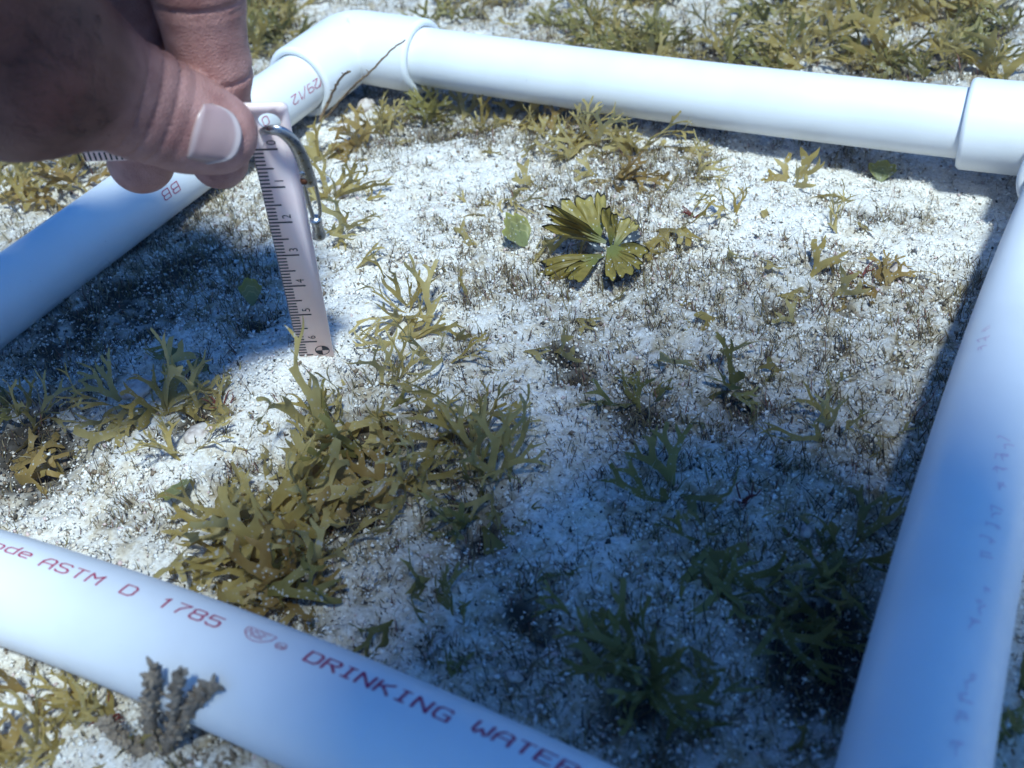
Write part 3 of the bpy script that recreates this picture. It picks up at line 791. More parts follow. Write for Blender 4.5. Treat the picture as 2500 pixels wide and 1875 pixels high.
def clump(P, kind, n, scale, label, group=None, az=None, azs=3.2, lift=0.0, name='forked_seaweed'):
    root = empty(name, P - np.array([0, 0, 0.5]), label, 'seaweed', group)
    n = max(2, int(n * (0.75 if kind == 'dark' else 0.84) + 0.5)); scale *= 0.86 if kind == 'dark' else 0.95
    for i in range(n):
        me = random.choice(PROTO[kind])
        o = bpy.data.objects.new('frond', me); COL.objects.link(o); o.parent = root
        a = (az if az is not None else random.uniform(-math.pi, math.pi)) + random.uniform(-azs, azs)
        s = scale * random.uniform(0.65, 1.2)
        o.location = (random.gauss(0, 1.6) * scale * MM, random.gauss(0, 1.6) * scale * MM, lift * MM)
        o.rotation_euler = (random.gauss(0, 0.18), random.gauss(0, 0.25), a)
        o.scale = (s, s, s * random.uniform(0.8, 1.15))
    return root
def scrap(P, kind, s, label, group):
    o = bpy.data.objects.new('seaweed_scrap', random.choice(PROTO[kind])); COL.objects.link(o)
    o.location = Vector((P + np.array([0, 0, 0.2])) * MM); o.rotation_euler = (random.gauss(0, 0.3), random.gauss(0.2, 0.3), random.uniform(-3.1, 3.1))
    o.scale = (s, s, s); return tag(o, label, 'seaweed', group)

BIG = [  # pixel on the ground, kind, fronds, size, label
 (470, 1165, 'broad', 8, 0.95, 'broad olive seaweed nearest the word ASTM, pointed fronds reaching left over bare sand'),
 (560, 1130, 'broad', 8, 0.95, 'pale broad-bladed seaweed in the middle of the tangle above the near pipe'),
 (640, 1190, 'olive', 9, 0.95, 'olive seaweed with white-dusted fronds just left of the clean sand patch by the near pipe'),
 (540, 1290, 'dark', 9, 0.95, 'dark green seaweed pressed against the near pipe above the number 1785'),
 (660, 1295, 'brown', 7, 0.9, 'star-shaped brown seaweed on sand just above the printed shield emblem'),
 (470, 1255, 'olive', 7, 0.85, 'olive seaweed arching beside the near pipe between ASTM and 1785'),
 (690, 1050, 'broad', 8, 0.9, 'wide-bladed seaweed straight below the foot of the pink scale, at the tangle\'s left edge'),
 (700, 960, 'olive', 9, 0.9, 'olive seaweed with upright forked tips next below the target end of the scale'),
 (800, 1080, 'brown', 8, 0.85, 'brown sand-crusted seaweed in the thick centre of the big tangle'),
 (790, 980, 'dark', 8, 0.9, 'blue-green shadowy seaweed with a grey strap in the heart of the big tangle'),
 (850, 900, 'olive', 9, 0.9, 'bushy olive seaweed at the top of the big central tangle'),
 (930, 960, 'olive', 8, 0.9, 'olive seaweed on the right side of the big tangle, over a white sand gap'),
 (1030, 980, 'slim', 9, 0.95, 'slender many-forked seaweed fanning right from the edge of the big tangle'),
 (1030, 1110, 'dark', 12, 0.9, 'dense dark green seaweed bush at the lower right end of the big tangle'),
 (1080, 1040, 'slim', 7, 0.9, 'slim greenish seaweed leaning right onto shaded sand beside the dark bush'),
 (870, 1030, 'olive', 6, 0.8, 'ragged olive seaweed between the white sand gap and the dark bush'),
 (865, 740, 'olive', 7, 0.85, 'isolated star of olive seaweed right of the lower end of the scale'),
 (885, 670, 'slim', 7, 0.85, 'thin pale seaweed just behind the isolated star right of the scale'),
 (840, 830, 'slim', 7, 0.85, 'thin yellowish seaweed between the isolated star and the big tangle'),
 (960, 790, 'slim', 4, 0.8, 'two-pronged spindly seaweed alone on white sand right of the scale foot'),
 (350, 880, 'broad', 8, 0.85, 'olive seaweed with one tall pointed blade below the edge of the hand\'s shadow'),
 (430, 900, 'olive', 6, 0.8, 'short olive seaweed mixed with red weed left of the scale foot'),
 (270, 880, 'olive', 6, 0.85, 'low olive seaweed lying left of the tall pointed blade'),
 (500, 885, 'olive', 4, 0.7, 'small curled seaweed with a pinkish bent frond nearest the scale foot'),
 (390, 985, 'slim', 5, 0.75, 'flattened thin seaweed with a grey straw on bare sand at left'),
 (70, 905, 'slim', 6, 0.9, 'antler-like thin seaweed at the left picture edge under the left pipe'),
 (20, 1000, 'brown', 7, 0.9, 'brown shaded seaweed cut by the left picture edge'),
 (20, 890, 'dark', 7, 0.9, 'dark shaded seaweed at the left edge beneath the shadowed pipe'),
 (400, 755, 'dark', 5, 0.8, 'unlit green seaweed inside the hand\'s shadow'),
 (1385, 330, 'olive', 9, 0.95, 'tall olive seaweed climbing in front of the far pipe'),
 (1345, 385, 'brown', 7, 0.75, 'bushy brown seaweed on sand below the one climbing the far pipe'),
 (1250, 335, 'olive', 6, 0.75, 'olive seaweed left of the one climbing the far pipe'),
 (1110, 275, 'broad', 7, 0.75, 'flat olive seaweed in front of the far pipe, midway from elbow to climber'),
 (960, 255, 'dark', 9, 0.85, 'dark hollow of seaweed under the mouth of the far elbow'),
 (860, 270, 'olive', 8, 0.85, 'yellowish seaweed under the elbow right of the thin twigs'),
 (690, 345, 'broad', 5, 0.8, 'holey wide seaweed touching the left pipe beside the scale\'s hole'),
 (720, 430, 'olive', 7, 0.85, 'hazy olive seaweed behind the steel hook'),
 (740, 500, 'olive', 6, 0.75, 'olive seaweed sprig right of the steel swivel'),
 (1085, 440, 'slim', 3, 0.75, 'single pale antler-shaped seaweed left of the lobed seaweed'),
 (1415, 500, 'olive', 4, 1.0, 'long forked antler seaweed growing from the right of the lobed seaweed'),
 (1165, 395, 'scrap', 3, 0.9, 'little two-horned seaweed above and left of the lobed seaweed'),
 (1500, 380, 'olive', 5, 0.65, 'small olive seaweed near the far pipe right of the climber'),
 (1590, 470, 'olive', 5, 0.7, 'low curled seaweed midway between lobed seaweed and far pipe'),
 (1700, 400, 'scrap', 4, 1.2, 'pale seaweed strip running down from the far pipe\'s shadow'),
 (1905, 620, 'brown', 6, 0.7, 'brown-tinged seaweed with a round white shell near the right pipe'),
 (1800, 500, 'slim', 4, 0.75, 'thin seaweed lying toward the upper end of the right pipe'),
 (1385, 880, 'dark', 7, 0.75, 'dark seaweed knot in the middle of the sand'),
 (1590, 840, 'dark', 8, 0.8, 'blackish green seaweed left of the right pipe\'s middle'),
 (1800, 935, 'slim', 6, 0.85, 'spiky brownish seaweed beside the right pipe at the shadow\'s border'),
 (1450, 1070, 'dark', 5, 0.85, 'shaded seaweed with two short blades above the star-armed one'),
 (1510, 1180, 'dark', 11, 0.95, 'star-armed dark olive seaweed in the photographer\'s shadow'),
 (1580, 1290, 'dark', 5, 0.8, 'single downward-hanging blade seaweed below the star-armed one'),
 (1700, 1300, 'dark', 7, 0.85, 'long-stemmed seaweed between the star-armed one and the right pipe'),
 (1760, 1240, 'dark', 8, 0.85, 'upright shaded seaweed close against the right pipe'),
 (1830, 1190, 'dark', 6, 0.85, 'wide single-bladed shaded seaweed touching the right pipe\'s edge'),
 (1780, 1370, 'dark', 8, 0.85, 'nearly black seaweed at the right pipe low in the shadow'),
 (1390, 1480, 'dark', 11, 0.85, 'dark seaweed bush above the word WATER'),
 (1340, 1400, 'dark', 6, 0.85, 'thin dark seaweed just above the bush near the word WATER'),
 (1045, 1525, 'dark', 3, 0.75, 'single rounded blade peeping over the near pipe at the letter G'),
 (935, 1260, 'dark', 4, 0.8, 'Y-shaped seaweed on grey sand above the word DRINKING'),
 (975, 1330, 'dark', 4, 0.7, 'drooping seaweed just below the Y-shaped one'),
]
for x, y, k, n, s, lab in BIG:
    az = None
    clump(onground(x, y), k, n, s, lab)
# unlike the above these cannot be told apart
def zone(pts, kind, n, s, lab, grp):
    for x, y in pts: clump(onground(x, y), random.choice(kind), n, s * random.uniform(0.8, 1.2), lab, grp)
r_ = np.random.default_rng(12)
pts = []
while len(pts) < 74:
    x = r_.uniform(1290, 2230); y = r_.uniform(-60, 150 + (x - 1290) * 0.06)
    if y < 135 + (x - 1290) * 0.055: pts.append((x, y))
zone(pts, ['olive', 'broad', 'dark', 'dark', 'slim', 'dark'], 7, 0.95, 'olive seaweed tuft in the thicket beyond the far pipe', 'thicket of seaweed beyond the far pipe')
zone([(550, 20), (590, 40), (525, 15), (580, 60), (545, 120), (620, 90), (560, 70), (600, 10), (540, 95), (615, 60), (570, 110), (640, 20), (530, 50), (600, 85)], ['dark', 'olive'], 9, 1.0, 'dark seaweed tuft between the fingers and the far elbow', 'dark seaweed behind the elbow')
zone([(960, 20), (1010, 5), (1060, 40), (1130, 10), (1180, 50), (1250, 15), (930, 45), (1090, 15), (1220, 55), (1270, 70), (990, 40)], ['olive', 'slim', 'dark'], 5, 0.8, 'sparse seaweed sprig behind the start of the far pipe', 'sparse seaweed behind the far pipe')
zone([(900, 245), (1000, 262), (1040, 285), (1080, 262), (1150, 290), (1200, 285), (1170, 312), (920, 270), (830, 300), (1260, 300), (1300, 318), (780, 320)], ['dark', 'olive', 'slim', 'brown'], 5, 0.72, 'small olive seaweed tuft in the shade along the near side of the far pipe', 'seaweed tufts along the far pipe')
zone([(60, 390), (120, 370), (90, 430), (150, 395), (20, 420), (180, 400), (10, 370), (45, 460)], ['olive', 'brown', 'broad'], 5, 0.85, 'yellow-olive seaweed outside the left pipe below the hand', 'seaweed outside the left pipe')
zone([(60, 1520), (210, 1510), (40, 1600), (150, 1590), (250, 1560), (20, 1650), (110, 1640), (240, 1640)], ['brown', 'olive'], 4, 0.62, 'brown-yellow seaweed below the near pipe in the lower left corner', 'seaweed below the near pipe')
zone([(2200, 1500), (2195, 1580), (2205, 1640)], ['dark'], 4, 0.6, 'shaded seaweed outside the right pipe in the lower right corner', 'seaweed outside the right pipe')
pts = [(1030, 530), (1085, 540), (1150, 570), (1470, 660), (1480, 690), (1560, 770), (930, 605), (1010, 640), (1240, 690), (1290, 700), (1100, 690), (1130, 760), (1040, 800), (980, 740), (1560, 560), (1640, 560), (1680, 640), (1750, 600),
       (1800, 640), (1720, 700), (1660, 450), (1750, 430), (1850, 480), (1550, 690), (1310, 660), (1200, 760), (1420, 780), (1700, 800), (1250, 560), (1180, 560), (1000, 470), (800, 650), (770, 580), (1130, 330), (1040, 330), (1180, 300), (1430, 430), (1290, 380), (240, 960), (120, 990), (560, 960), (250, 1100), (600, 930)]
for x, y in pts: scrap(onground(x, y), 'scrap', random.uniform(0.6, 1.15), 'small olive seaweed scrap on the sand inside the frame', 'seaweed scraps on the white sand')
for x, y in [(1230, 1330), (1160, 1260), (1270, 1480), (1490, 1400), (1620, 1420), (1700, 1460), (1560, 1500), (870, 1400), (850, 1340), (1200, 1420), (1750, 1560), (1440, 1600)]:
    scrap(onground(x, y), 'dark', random.uniform(0.35, 0.6), 'dark seaweed scrap on the shaded sand at the lower right', 'seaweed scraps in the shadow')

# lobed seaweed with dark margins, and plain fan blades
def fan_blade(seed, radius, a0, a1, lobes, depth, cup, rnd=0.12, nu=110, nv=16, stalk=0.08):
    """polar blade in the xy plane opening towards +x; returns points, quads, edge attribute, rim indices"""
    r = np.random.default_rng(seed)
    th = np.linspace(a0, a1, nu)
    f = np.linspace(0, 1, nu)
    ph = r.uniform(0, 6.28, 3)
    if lobes:
        cuts = np.sort(np.concatenate([[0, 1], (np.arange(1, lobes) + r.uniform(-0.3, 0.3, lobes - 1)) / lobes]))
        R = np.zeros(nu)
        for a_, b_ in zip(cuts[:-1], cuts[1:]):
            k = (f >= a_) & (f <= b_ + 1e-9); g = (f[k] - a_) / (b_ - a_)
            R[k] = r.uniform(0.86, 1.06) * (1 - depth * r.uniform(0.7, 1.25) * np.abs(2 * g - 1) ** r.uniform(6, 12)) + 0.05 * np.sin(g * r.uniform(7, 12) + r.uniform(0, 6)) * np.sin(np.pi * g)
        R += r.normal(0, 0.003, nu)
    else:
        R = 1 + (0.06 * np.sin(9 * th + ph[0]) + 0.05 * np.sin(17 * th + ph[1])) * 0.8
    R *= (np.sin(np.pi * f.clip(0.004, 0.996)) ** rnd * 0.62 + 0.38)
    V = []; E = []
    for j in range(nv):
        g = stalk + (1 - stalk) * j / (nv - 1)
        rr = radius * g * (R if j > nv * 0.45 else 1 + (R - 1) * (j / (nv * 0.45)))
        z = cup * radius * g * g + (0.07 * radius * g * g * np.sin(3 * th + ph[2]) + 0.03 * radius * np.sin(8 * g + ph[1]) * g)
        V.append(np.stack([rr * np.cos(th), rr * np.sin(th), z], 1)); E.append(np.full(nu, g))
    V = np.concatenate(V)
    E = np.stack(E); fr = np.minimum(f, 1 - f) ; E = np.maximum(E, (1 - fr[None] * 55).clip(0, 1) * (E > 0.35))
    if lobes:
        for c in cuts[1:-1]: E = np.maximum(E, (1.0 - np.abs(f - c)[None] * 28).clip(0, 1) * (E > 0.45))
    E = E.ravel()
    q = np.array([(j * nu + i, j * nu + i + 1, (j + 1) * nu + i + 1, (j + 1) * nu + i) for j in range(nv - 1) for i in range(nu - 1)])
    return V, q, E
def blade_rot(az, pitch, roll):
    return np.array((Matrix.Rotation(az, 3, 'Z') @ Matrix.Rotation(-pitch, 3, 'Y') @ Matrix.Rotation(roll, 3, 'X')))
def fan_obj(name, P, az, pitch, roll, spec, mat, parent=None):
    V, q, E = fan_blade(*spec[0], **spec[1])
    V = V @ blade_rot(az, pitch, roll).T
    me = make_mesh(name, V, q, True, {'edge': ('FLOAT', E)})
    o = link(name, me, mat, parent); o.location = Vector(np.asarray(P) * MM)
    return o
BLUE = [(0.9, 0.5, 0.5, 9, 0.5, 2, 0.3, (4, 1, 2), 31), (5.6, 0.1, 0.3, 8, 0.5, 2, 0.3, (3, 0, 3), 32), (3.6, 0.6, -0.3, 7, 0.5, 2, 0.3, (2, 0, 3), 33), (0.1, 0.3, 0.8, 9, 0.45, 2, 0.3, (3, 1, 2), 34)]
pxr = CM[:, 0].copy(); pxr[2] = 0; pxr /= np.linalg.norm(pxr)
AZ0 = math.atan2(pxr[1], pxr[0])            # ground direction that runs to the right in the picture
cl = onground(1300, 560)
lobed = empty('lobed_seaweed', cl, 'lobed fan-like olive seaweed with dark ragged margins in the middle of the far sand', 'seaweed')
for az, pit, roll, rad, a, lb, dp, off, seed in [
    (1.95, 1.0, 0.2, 17.5, 0.62, 3, 0.28, (-1.5, 1.5, 3), 11), (1.1, 1.1, -0.5, 12, 0.42, 2, 0.22, (2, 2, 3), 12),
    (2.85, 0.30, -0.75, 22, 0.25, 3, 0.5, (3, 1, 5), 13), (3.3, 0.05, -0.45, 21, 0.27, 3, 0.5, (4, -3, 4), 14), (3.95, -0.12, -0.2, 14, 0.30, 2, 0.4, (2, -5, 4), 15),
    (5.2, -0.34, 0.2, 16.5, 0.60, 4, 0.26, (3, -2, 7), 16), (0.55, 0.75, 0.9, 12.5, 0.36, 2, 0.3, (3, 1, 3), 17)]:
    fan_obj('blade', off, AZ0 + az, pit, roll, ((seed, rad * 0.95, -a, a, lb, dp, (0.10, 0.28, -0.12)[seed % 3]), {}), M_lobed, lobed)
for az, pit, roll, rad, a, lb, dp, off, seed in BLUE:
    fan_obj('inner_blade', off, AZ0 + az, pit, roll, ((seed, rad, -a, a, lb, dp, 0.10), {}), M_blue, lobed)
for (x, y), az, pit, rad, a, lab in [((1140, 535), 2.5, 0.75, 11, 0.95, 'pale green round fan seaweed with white growth lines left of the lobed seaweed'),
                                    ((545, 665), 1.5, 0.95, 8, 0.6, 'small yellow-green fan seaweed in the shadow left of the pink scale'),
                                    ((1900, 395), 1.2, 0.6, 7.5, 0.9, 'small green fan seaweed near the far right elbow'),
                                    ((400, 1030), 4.8, 0.15, 11, 0.55, 'pale green fan blade lying flat on the sand left of the big tangle')]:
    P = onground(x, y)
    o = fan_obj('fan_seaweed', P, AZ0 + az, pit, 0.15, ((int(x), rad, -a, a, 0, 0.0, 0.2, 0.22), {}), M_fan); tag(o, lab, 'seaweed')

# ------------------------------------------------------------------ twigs, shells, red weed, knobbly sprig
def twig(pix, rad, label, heights, mat=M_twig, name='twig', side=True, cat='twig'):
    pts = np.array([onground(x, y) for x, y in pix]) if heights is None else np.array([CAM + ray(x, y) * t for (x, y), t in zip(pix, heights)])
    base = pts[0]; mb = MB(); S = spline(pts, 30); S += rng.normal(0, rad * 0.25, S.shape)
    mb.tube(S, np.linspace(rad, rad * 0.6, 30), 7)
    if side:
        for k in (8, 14, 19, 24):
            d = rng.normal(0, 1, 3); d /= np.linalg.norm(d); mb.tube([S[k], S[k] + d * 0.9, S[k] + d * 1.6], [rad * 0.5, rad * 0.35, 0.05], 5)
    o = link(name, mb.mesh(name, origin=base), mat); o.location = Vector(base * MM)
    return tag(o, label, cat)
def on_pipe_depth(x, y, extra):
    d = ray(x, y); t = (extra - CAM[2]) / d[2]; return t
twig([(690, 262), (712, 215), (733, 172), (755, 153)], 0.6, 'short dark twig standing against the far left elbow', [on_pipe_depth(690, 262, -14), on_pipe_depth(712, 215, -6), on_pipe_depth(733, 172, 4), on_pipe_depth(755, 153, 10)])
twig([(700, 258), (760, 190), (800, 155), (845, 108), (876, 86)], 0.45, 'long thin brown twig slanting across the far left elbow', [on_pipe_depth(700, 258, -14), on_pipe_depth(760, 190, 2), on_pipe_depth(800, 155, 9), on_pipe_depth(845, 108, 16), on_pipe_depth(876, 86, 17)])
o = twig([(925, 1425), (945, 1395), (970, 1375)], 0.7, 'thin white stick of dead coral on grey sand above DRINKING', None, M_shell, 'coral_stick', False, 'coral')
o.location.z += 0.0008
for x, y, lab in [(480, 880, 'red branching weed bit beside the small curled seaweed'), (1600, 1085, 'bright red weed sprig above the star-armed dark seaweed'), (1860, 600, 'reddish weed crumb by the round white shell'), (1360, 520, 'red crust tuft at the right of the lobed seaweed'),
                  (1500, 470, 'rusty red weed tuft below the far pipe'), (240, 1555, 'thin red weed strand below the near pipe')]:
    P = onground(x, y); mb = MB()
    for j in range(7):
        a = random.uniform(0, 6.28); pts = [np.zeros(3)]
        for q in range(4):
            pts.append(pts[-1] + np.array([math.cos(a) * 1.1, math.sin(a) * 1.1, random.uniform(0.2, 1.3)])); a += random.gauss(0, 0.6)
        mb.tube(pts, [0.24, 0.22, 0.2, 0.15, 0.08], 6)
    o = link('red_weed', mb.mesh('red_weed'), M_red); o.location = Vector(P * MM); tag(o, lab, 'seaweed')
def pebble(P, rx, ry, rz, seed, name='shell_fragment'):
    r = np.random.default_rng(seed); nu, nv = 20, 12; V = []
    for j in range(nv + 1):
        for i in range(nu):
            t = math.pi * j / nv; p = 2 * math.pi * i / nu
            V.append([math.sin(t) * math.cos(p), math.sin(t) * math.sin(p), math.cos(t)])
    V = np.array(V); d = 1 + 0.5 * noise2(V[:, 0] * 10 + 50 + V[:, 2] * 7, V[:, 1] * 10 + 50 + V[:, 2] * 5, 7, seed, 4)
    V = V * d[:, None] * np.array([rx, ry, rz])
    a = r.uniform(0, 6.28); c, s = math.cos(a), math.sin(a); V = V @ np.array([[c, s, 0], [-s, c, 0], [0, 0, 1]])
    q = np.array([(j * nu + i, j * nu + (i + 1) % nu, (j + 1) * nu + (i + 1) % nu, (j + 1) * nu + i) for j in range(nv) for i in range(nu)])
    o = link(name, make_mesh(name, V, q), M_shell); o.location = Vector((P + np.array([0, 0, rz * 0.35])) * MM); return o
for x, y, rx, rz, lab in [(1935, 590, 3.6, 2.2, 'round whitish shell half buried by brown-tinged seaweed near the right pipe'), (745, 280, 4.0, 3.0, 'pinkish white lump of rubble under the far left elbow'), (790, 235, 3.5, 3.0, 'white rubble lump at the inside of the far left elbow'),
                          (1345, 1015, 1.7, 0.8, 'triangular white shell chip on grey sand right of the dark bush'), (430, 945, 3.6, 2.0, 'grey stone among the seaweed left of the scale foot'), (300, 845, 4.5, 2.0, 'smooth pale lump beside the tall pointed blade'),
                          (1740, 1150, 2.0, 1.2, 'small white shell near the right pipe in the shadow'), (1110, 1465, 1.8, 1.1, 'white chip at the near pipe above the letter N'), (740, 420, 3.2, 2.4, 'whitish rubble behind the steel hook')]:
    tag(pebble(onground(x, y), rx, rx * 0.75, rz, int(x)), lab, 'shell')
# knobbly sprig in front of the near pipe
P0 = onground(335, 1640)
sprig = empty('knobbly_alga', P0, 'blurred grey knobbly branching alga standing in front of the near pipe', 'seaweed')
for pix, zt, rad, seed in [([(330, 1640), (325, 1560), (328, 1500), (335, 1448)], [-16, -6, 2, 9], 2.1, 1), ([(345, 1640), (385, 1575), (420, 1520), (462, 1482)], [-16, -5, 3, 8], 2.0, 2), ([(352, 1640), (372, 1570), (380, 1510), (388, 1455)], [-16, -4, 5, 12], 1.5, 3), ([(330, 1640), (280, 1610), (245, 1580), (225, 1560)], [-16, -12, -9, -7], 1.8, 4), ([(345, 1645), (420, 1650), (500, 1640), (545, 1650)], [-16, -14, -14, -15], 2.4, 5)]:
    r = np.random.default_rng(seed)
    pts = []
    for (x, y), z in zip(pix, zt):
        d = ray(x, y); pts.append(CAM + d * ((z - 2 - CAM[2]) / d[2]))
    S = spline(pts, 26); mb = MB(); mb.tube(S, np.linspace(rad * 0.62, rad * 0.5, 26), 8)
    for i in range(2, 26):
        for k in range(5):
            d = r.normal(0, 1, 3); d /= np.linalg.norm(d); d[2] += 0.35
            c = S[i] + r.normal(0, 0.25, 3); L = rad * r.uniform(0.7, 1.15)
            mb.tube([c, c + d * L * 0.6, c + d * L], [0.42, 0.5, 0.18], 6)
    link('branch', mb.mesh('branch', origin=P0), M_knob, sprig)

# ------------------------------------------------------------------ the diver: hand in the picture, body above and behind the camera
def cone(P, a, b, ra, rb):
    a = np.asarray(a, np.float32); b = np.asarray(b, np.float32); ba = b - a
    h = np.clip(((P - a) @ ba) / (ba @ ba), 0, 1)
    return np.linalg.norm(P - a - h[..., None] * ba, axis=-1) - (ra + (rb - ra) * h), h
def smin(a, b, k):
    h = np.clip(0.5 + 0.5 * (b - a) / k, 0, 1)
    return b * (1 - h) + a * h - k * h * (1 - h)
def chain(P, pts, rad, k=2.0):
    d = None
    for i in range(len(pts) - 1):
        e, _ = cone(P, pts[i], pts[i + 1], rad[i], rad[i + 1])
        d = e if d is None else smin(d, e, k)
    return d
def surface_nets(f, lo, hi, st):
    lo = np.asarray(lo, float); n = np.ceil((np.asarray(hi) - lo) / st).astype(int) + 1
    ax = [lo[i] + st * np.arange(n[i]) for i in range(3)]
    D = np.empty(n, np.float32)
    for i in range(n[0]):
        G = np.empty((n[1], n[2], 3), np.float32); G[..., 0] = ax[0][i]; G[..., 1] = ax[1][:, None]; G[..., 2] = ax[2][None]
        D[i] = f(G)
    S = D < 0
    c = [S[a:n[0] - 1 + a, b:n[1] - 1 + b, d:n[2] - 1 + d] for a in (0, 1) for b in (0, 1) for d in (0, 1)]
    cnt = sum(x.astype(np.int8) for x in c); act = (cnt > 0) & (cnt < 8)
    ijk = np.argwhere(act); idx = -np.ones(act.shape, np.int64); idx[act] = np.arange(len(ijk))
    acc = np.zeros((len(ijk), 3)); num = np.zeros(len(ijk))
    cor = [(a, b, d) for a in (0, 1) for b in (0, 1) for d in (0, 1)]
    for p in range(8):
        for q in range(p + 1, 8):
            if sum(abs(np.array(cor[p]) - np.array(cor[q]))) != 1: continue
            vp = D[tuple((ijk + cor[p]).T)]; vq = D[tuple((ijk + cor[q]).T)]
            m = (vp < 0) != (vq < 0); t = np.where(m, vp / np.where(m, vp - vq, 1), 0)
            acc += np.where(m[:, None], np.array(cor[p]) + t[:, None] * (np.array(cor[q]) - np.array(cor[p])), 0); num += m
    V = lo + st * (ijk + acc / num[:, None])
    Q = []
    for a in range(3):
        b, d = (a + 1) % 3, (a + 2) % 3
        s0 = [slice(1, n[i] - 1) for i in range(3)]; s1 = list(s0); s0[a] = slice(0, n[a] - 1); s1[a] = slice(1, n[a])
        A = S[tuple(s0)]; B = S[tuple(s1)]
        e = np.argwhere(A != B); off = np.ones(3, int); off[a] = 0; e = e + off
        flip = S[tuple(e.T)]
        db = np.zeros(3, int); db[b] = 1; dd = np.zeros(3, int); dd[d] = 1
        q = np.stack([idx[tuple(x.T)] for x in (e - db - dd, e - dd, e, e - db)], 1)
        q[~flip] = q[~flip][:, ::-1]
        Q.append(q[(q >= 0).all(1)])
    return V, np.concatenate(Q)

H = RPX                                         # hand points: pixel of the sketch, mm in front of the scale
th = [H(468, 288, 8.3), H(402, 266, 9.2), H(305, 224, 11.5), H(175, 166, 16), H(40, 122, 24)]
thr = [7.9, 8.8, 9.8, 11.3, 15.4]
ix = [H(474, 345, -8.0), H(464, 245, -8.6), H(456, 150, -10), H(425, -35, -14), np.array([110., -186, 124])]
ixr = [6.2, 7.0, 7.6, 8.8, 9.8]
md = [H(305, 346, -9.5), H(298, 250, -11), H(292, 180, -13), H(272, -20, -22), np.array([88., -192, 138])]
mdr = [7.1, 7.6, 8.0, 9.0, 10.0]
rg = [np.array([76., -190, 74]), np.array([72., -187, 80]), np.array([68., -179, 92]), np.array([66., -188, 138])]
rgr = [6.6, 7.4, 8.6, 9.8]
pk = [np.array([60., -200, 74]), np.array([54., -198, 80]), np.array([48., -192, 90]), np.array([47., -204, 130])]
pkr = [5.6, 6.4, 7.6, 9.0]
WR = np.array([118., -252., 172.]); FE = np.array([84., -368., 385.]); SHO = np.array([205., -640., 690.])
TH_AX = th
def crease(P, a, b, s0s, depth, wid, bend):
    a = np.asarray(a, np.float32); b = np.asarray(b, np.float32); ax = (b - a) / np.linalg.norm(b - a)
    q = P - a; s = q @ ax; lat = np.linalg.norm(q - s[..., None] * ax, axis=-1)
    side = q @ np.asarray(CM[:, 1] - (CM[:, 1] @ ax) * ax, np.float32)
    g = 0
    for s0, dp in zip(s0s, depth):
        g = g + dp * np.exp(-((s - s0 - bend * side * side) / wid) ** 2)
    return g
def sdf_hand(P):
    palm = chain(P, [WR, (rg[-1] + md[-1]) / 2], [22, 15], 4)
    for f, r in ((ix, ixr), (md, mdr), (rg, rgr), (pk, pkr)):
        palm = smin(palm, cone(P, WR, f[-1], 17, r[-1] + 2.5)[0], 9)
    t = chain(P, th, thr, 3.5)
    t = smin(t, cone(P, th[-1], WR, 16.0, 24)[0], 8)
    t = t + crease(P, th[2], th[1], (-5.2, -1.6, 1.9, 5.2), (0.45, 0.8, 0.75, 0.25), 0.42, 0.012)
    t = t - 0.25 * np.exp(-(np.linalg.norm(P - th[2], axis=-1) / 11) ** 4)
    i = chain(P, ix, ixr, 2.5)
    i = i + crease(P, ix[2], ix[1], (-0.6,), (0.75,), 0.5, 0.004) + crease(P, ix[3], ix[2], (2.0, 3.4), (0.8, 0.35), 0.5, 0.0)
    m = chain(P, md, mdr, 2.5)
    d = smin(palm, t, 9); d = smin(d, np.minimum(i, m), 3.0) if False else np.minimum(smin(palm, i, 7), smin(palm, t, 9))
    d = np.minimum(d, smin(palm, m, 7))
    for f, r in ((rg, rgr), (pk, pkr)): d = np.minimum(d, smin(palm, chain(P, f, r, 2.5), 7))
    return d
WRL = [WR]
lo = np.min([p - 24 for p in th + ix + md + rg + pk + WRL], 0); hi = np.max([p + 24 for p in th + ix + md + rg + pk + WRL], 0)
hi[2] = min(hi[2], 196)
Vh, Qh = surface_nets(lambda P: sdf_hand(P), lo, hi, 0.66)
# the rest of the body, coarser, overlapping at the wrist
HD = np.array([516., -558., 745.]); TOR = np.array([400., -640., 590.])
def sdf_body(P):
    d = chain(P, [WR, WR + (FE - WR) * 0.25, FE, SHO], [36, 34, 30, 48], 12)
    d = smin(d, chain(P, [np.array([674, -830, 860.]), np.array([640, -560, 640.]), np.array([420, -520, 420.])], [52, 40, 27], 20), 20)
    tor = cone(P, SHO + (60, -165, 90), np.array([644, -830, 855.]), 85, 85)[0]
    tor = smin(tor, cone(P, np.array([494., -966, 890]), np.array([514, -1226, 900]), 140, 120)[0], 60)
    d = smin(d, tor, 40)
    d = smin(d, cone(P, HD + (-5, -60, 10), np.array([500, -840, 860.]), 52, 60)[0], 30)
    hd = np.linalg.norm((P - HD) / np.array([0.84, 1.08, 0.95]), axis=-1) - 112
    hd = smin(hd, cone(P, HD + (0, 55, -70), HD + (0, 80, -95), 14, 10)[0], 12)       # nose, turned to the sand
    for s in (-1, 1): hd = smin(hd, cone(P, HD + (s * 76, -10, 0), HD + (s * 84, -18, 8), 16, 12)[0], 6)
    d = smin(d, hd, 15)
    for s in (-1, 1): d = smin(d, chain(P, [np.array([514 + s * 80, -1246, 900.]), np.array([514 + s * 100, -1676, 920]), np.array([514 + s * 95, -2106, 940])], [95, 62, 42], 30), 40)
    return d
Vb, Qb = surface_nets(sdf_body, (20, -2180, 140), (800, -200, 1070), 11.0)
BO = np.array([80., -240., 150.])
person = empty('person', BO, 'bare left hand with hairy thumb pinching the pink scale between thumb and fingers', 'person')
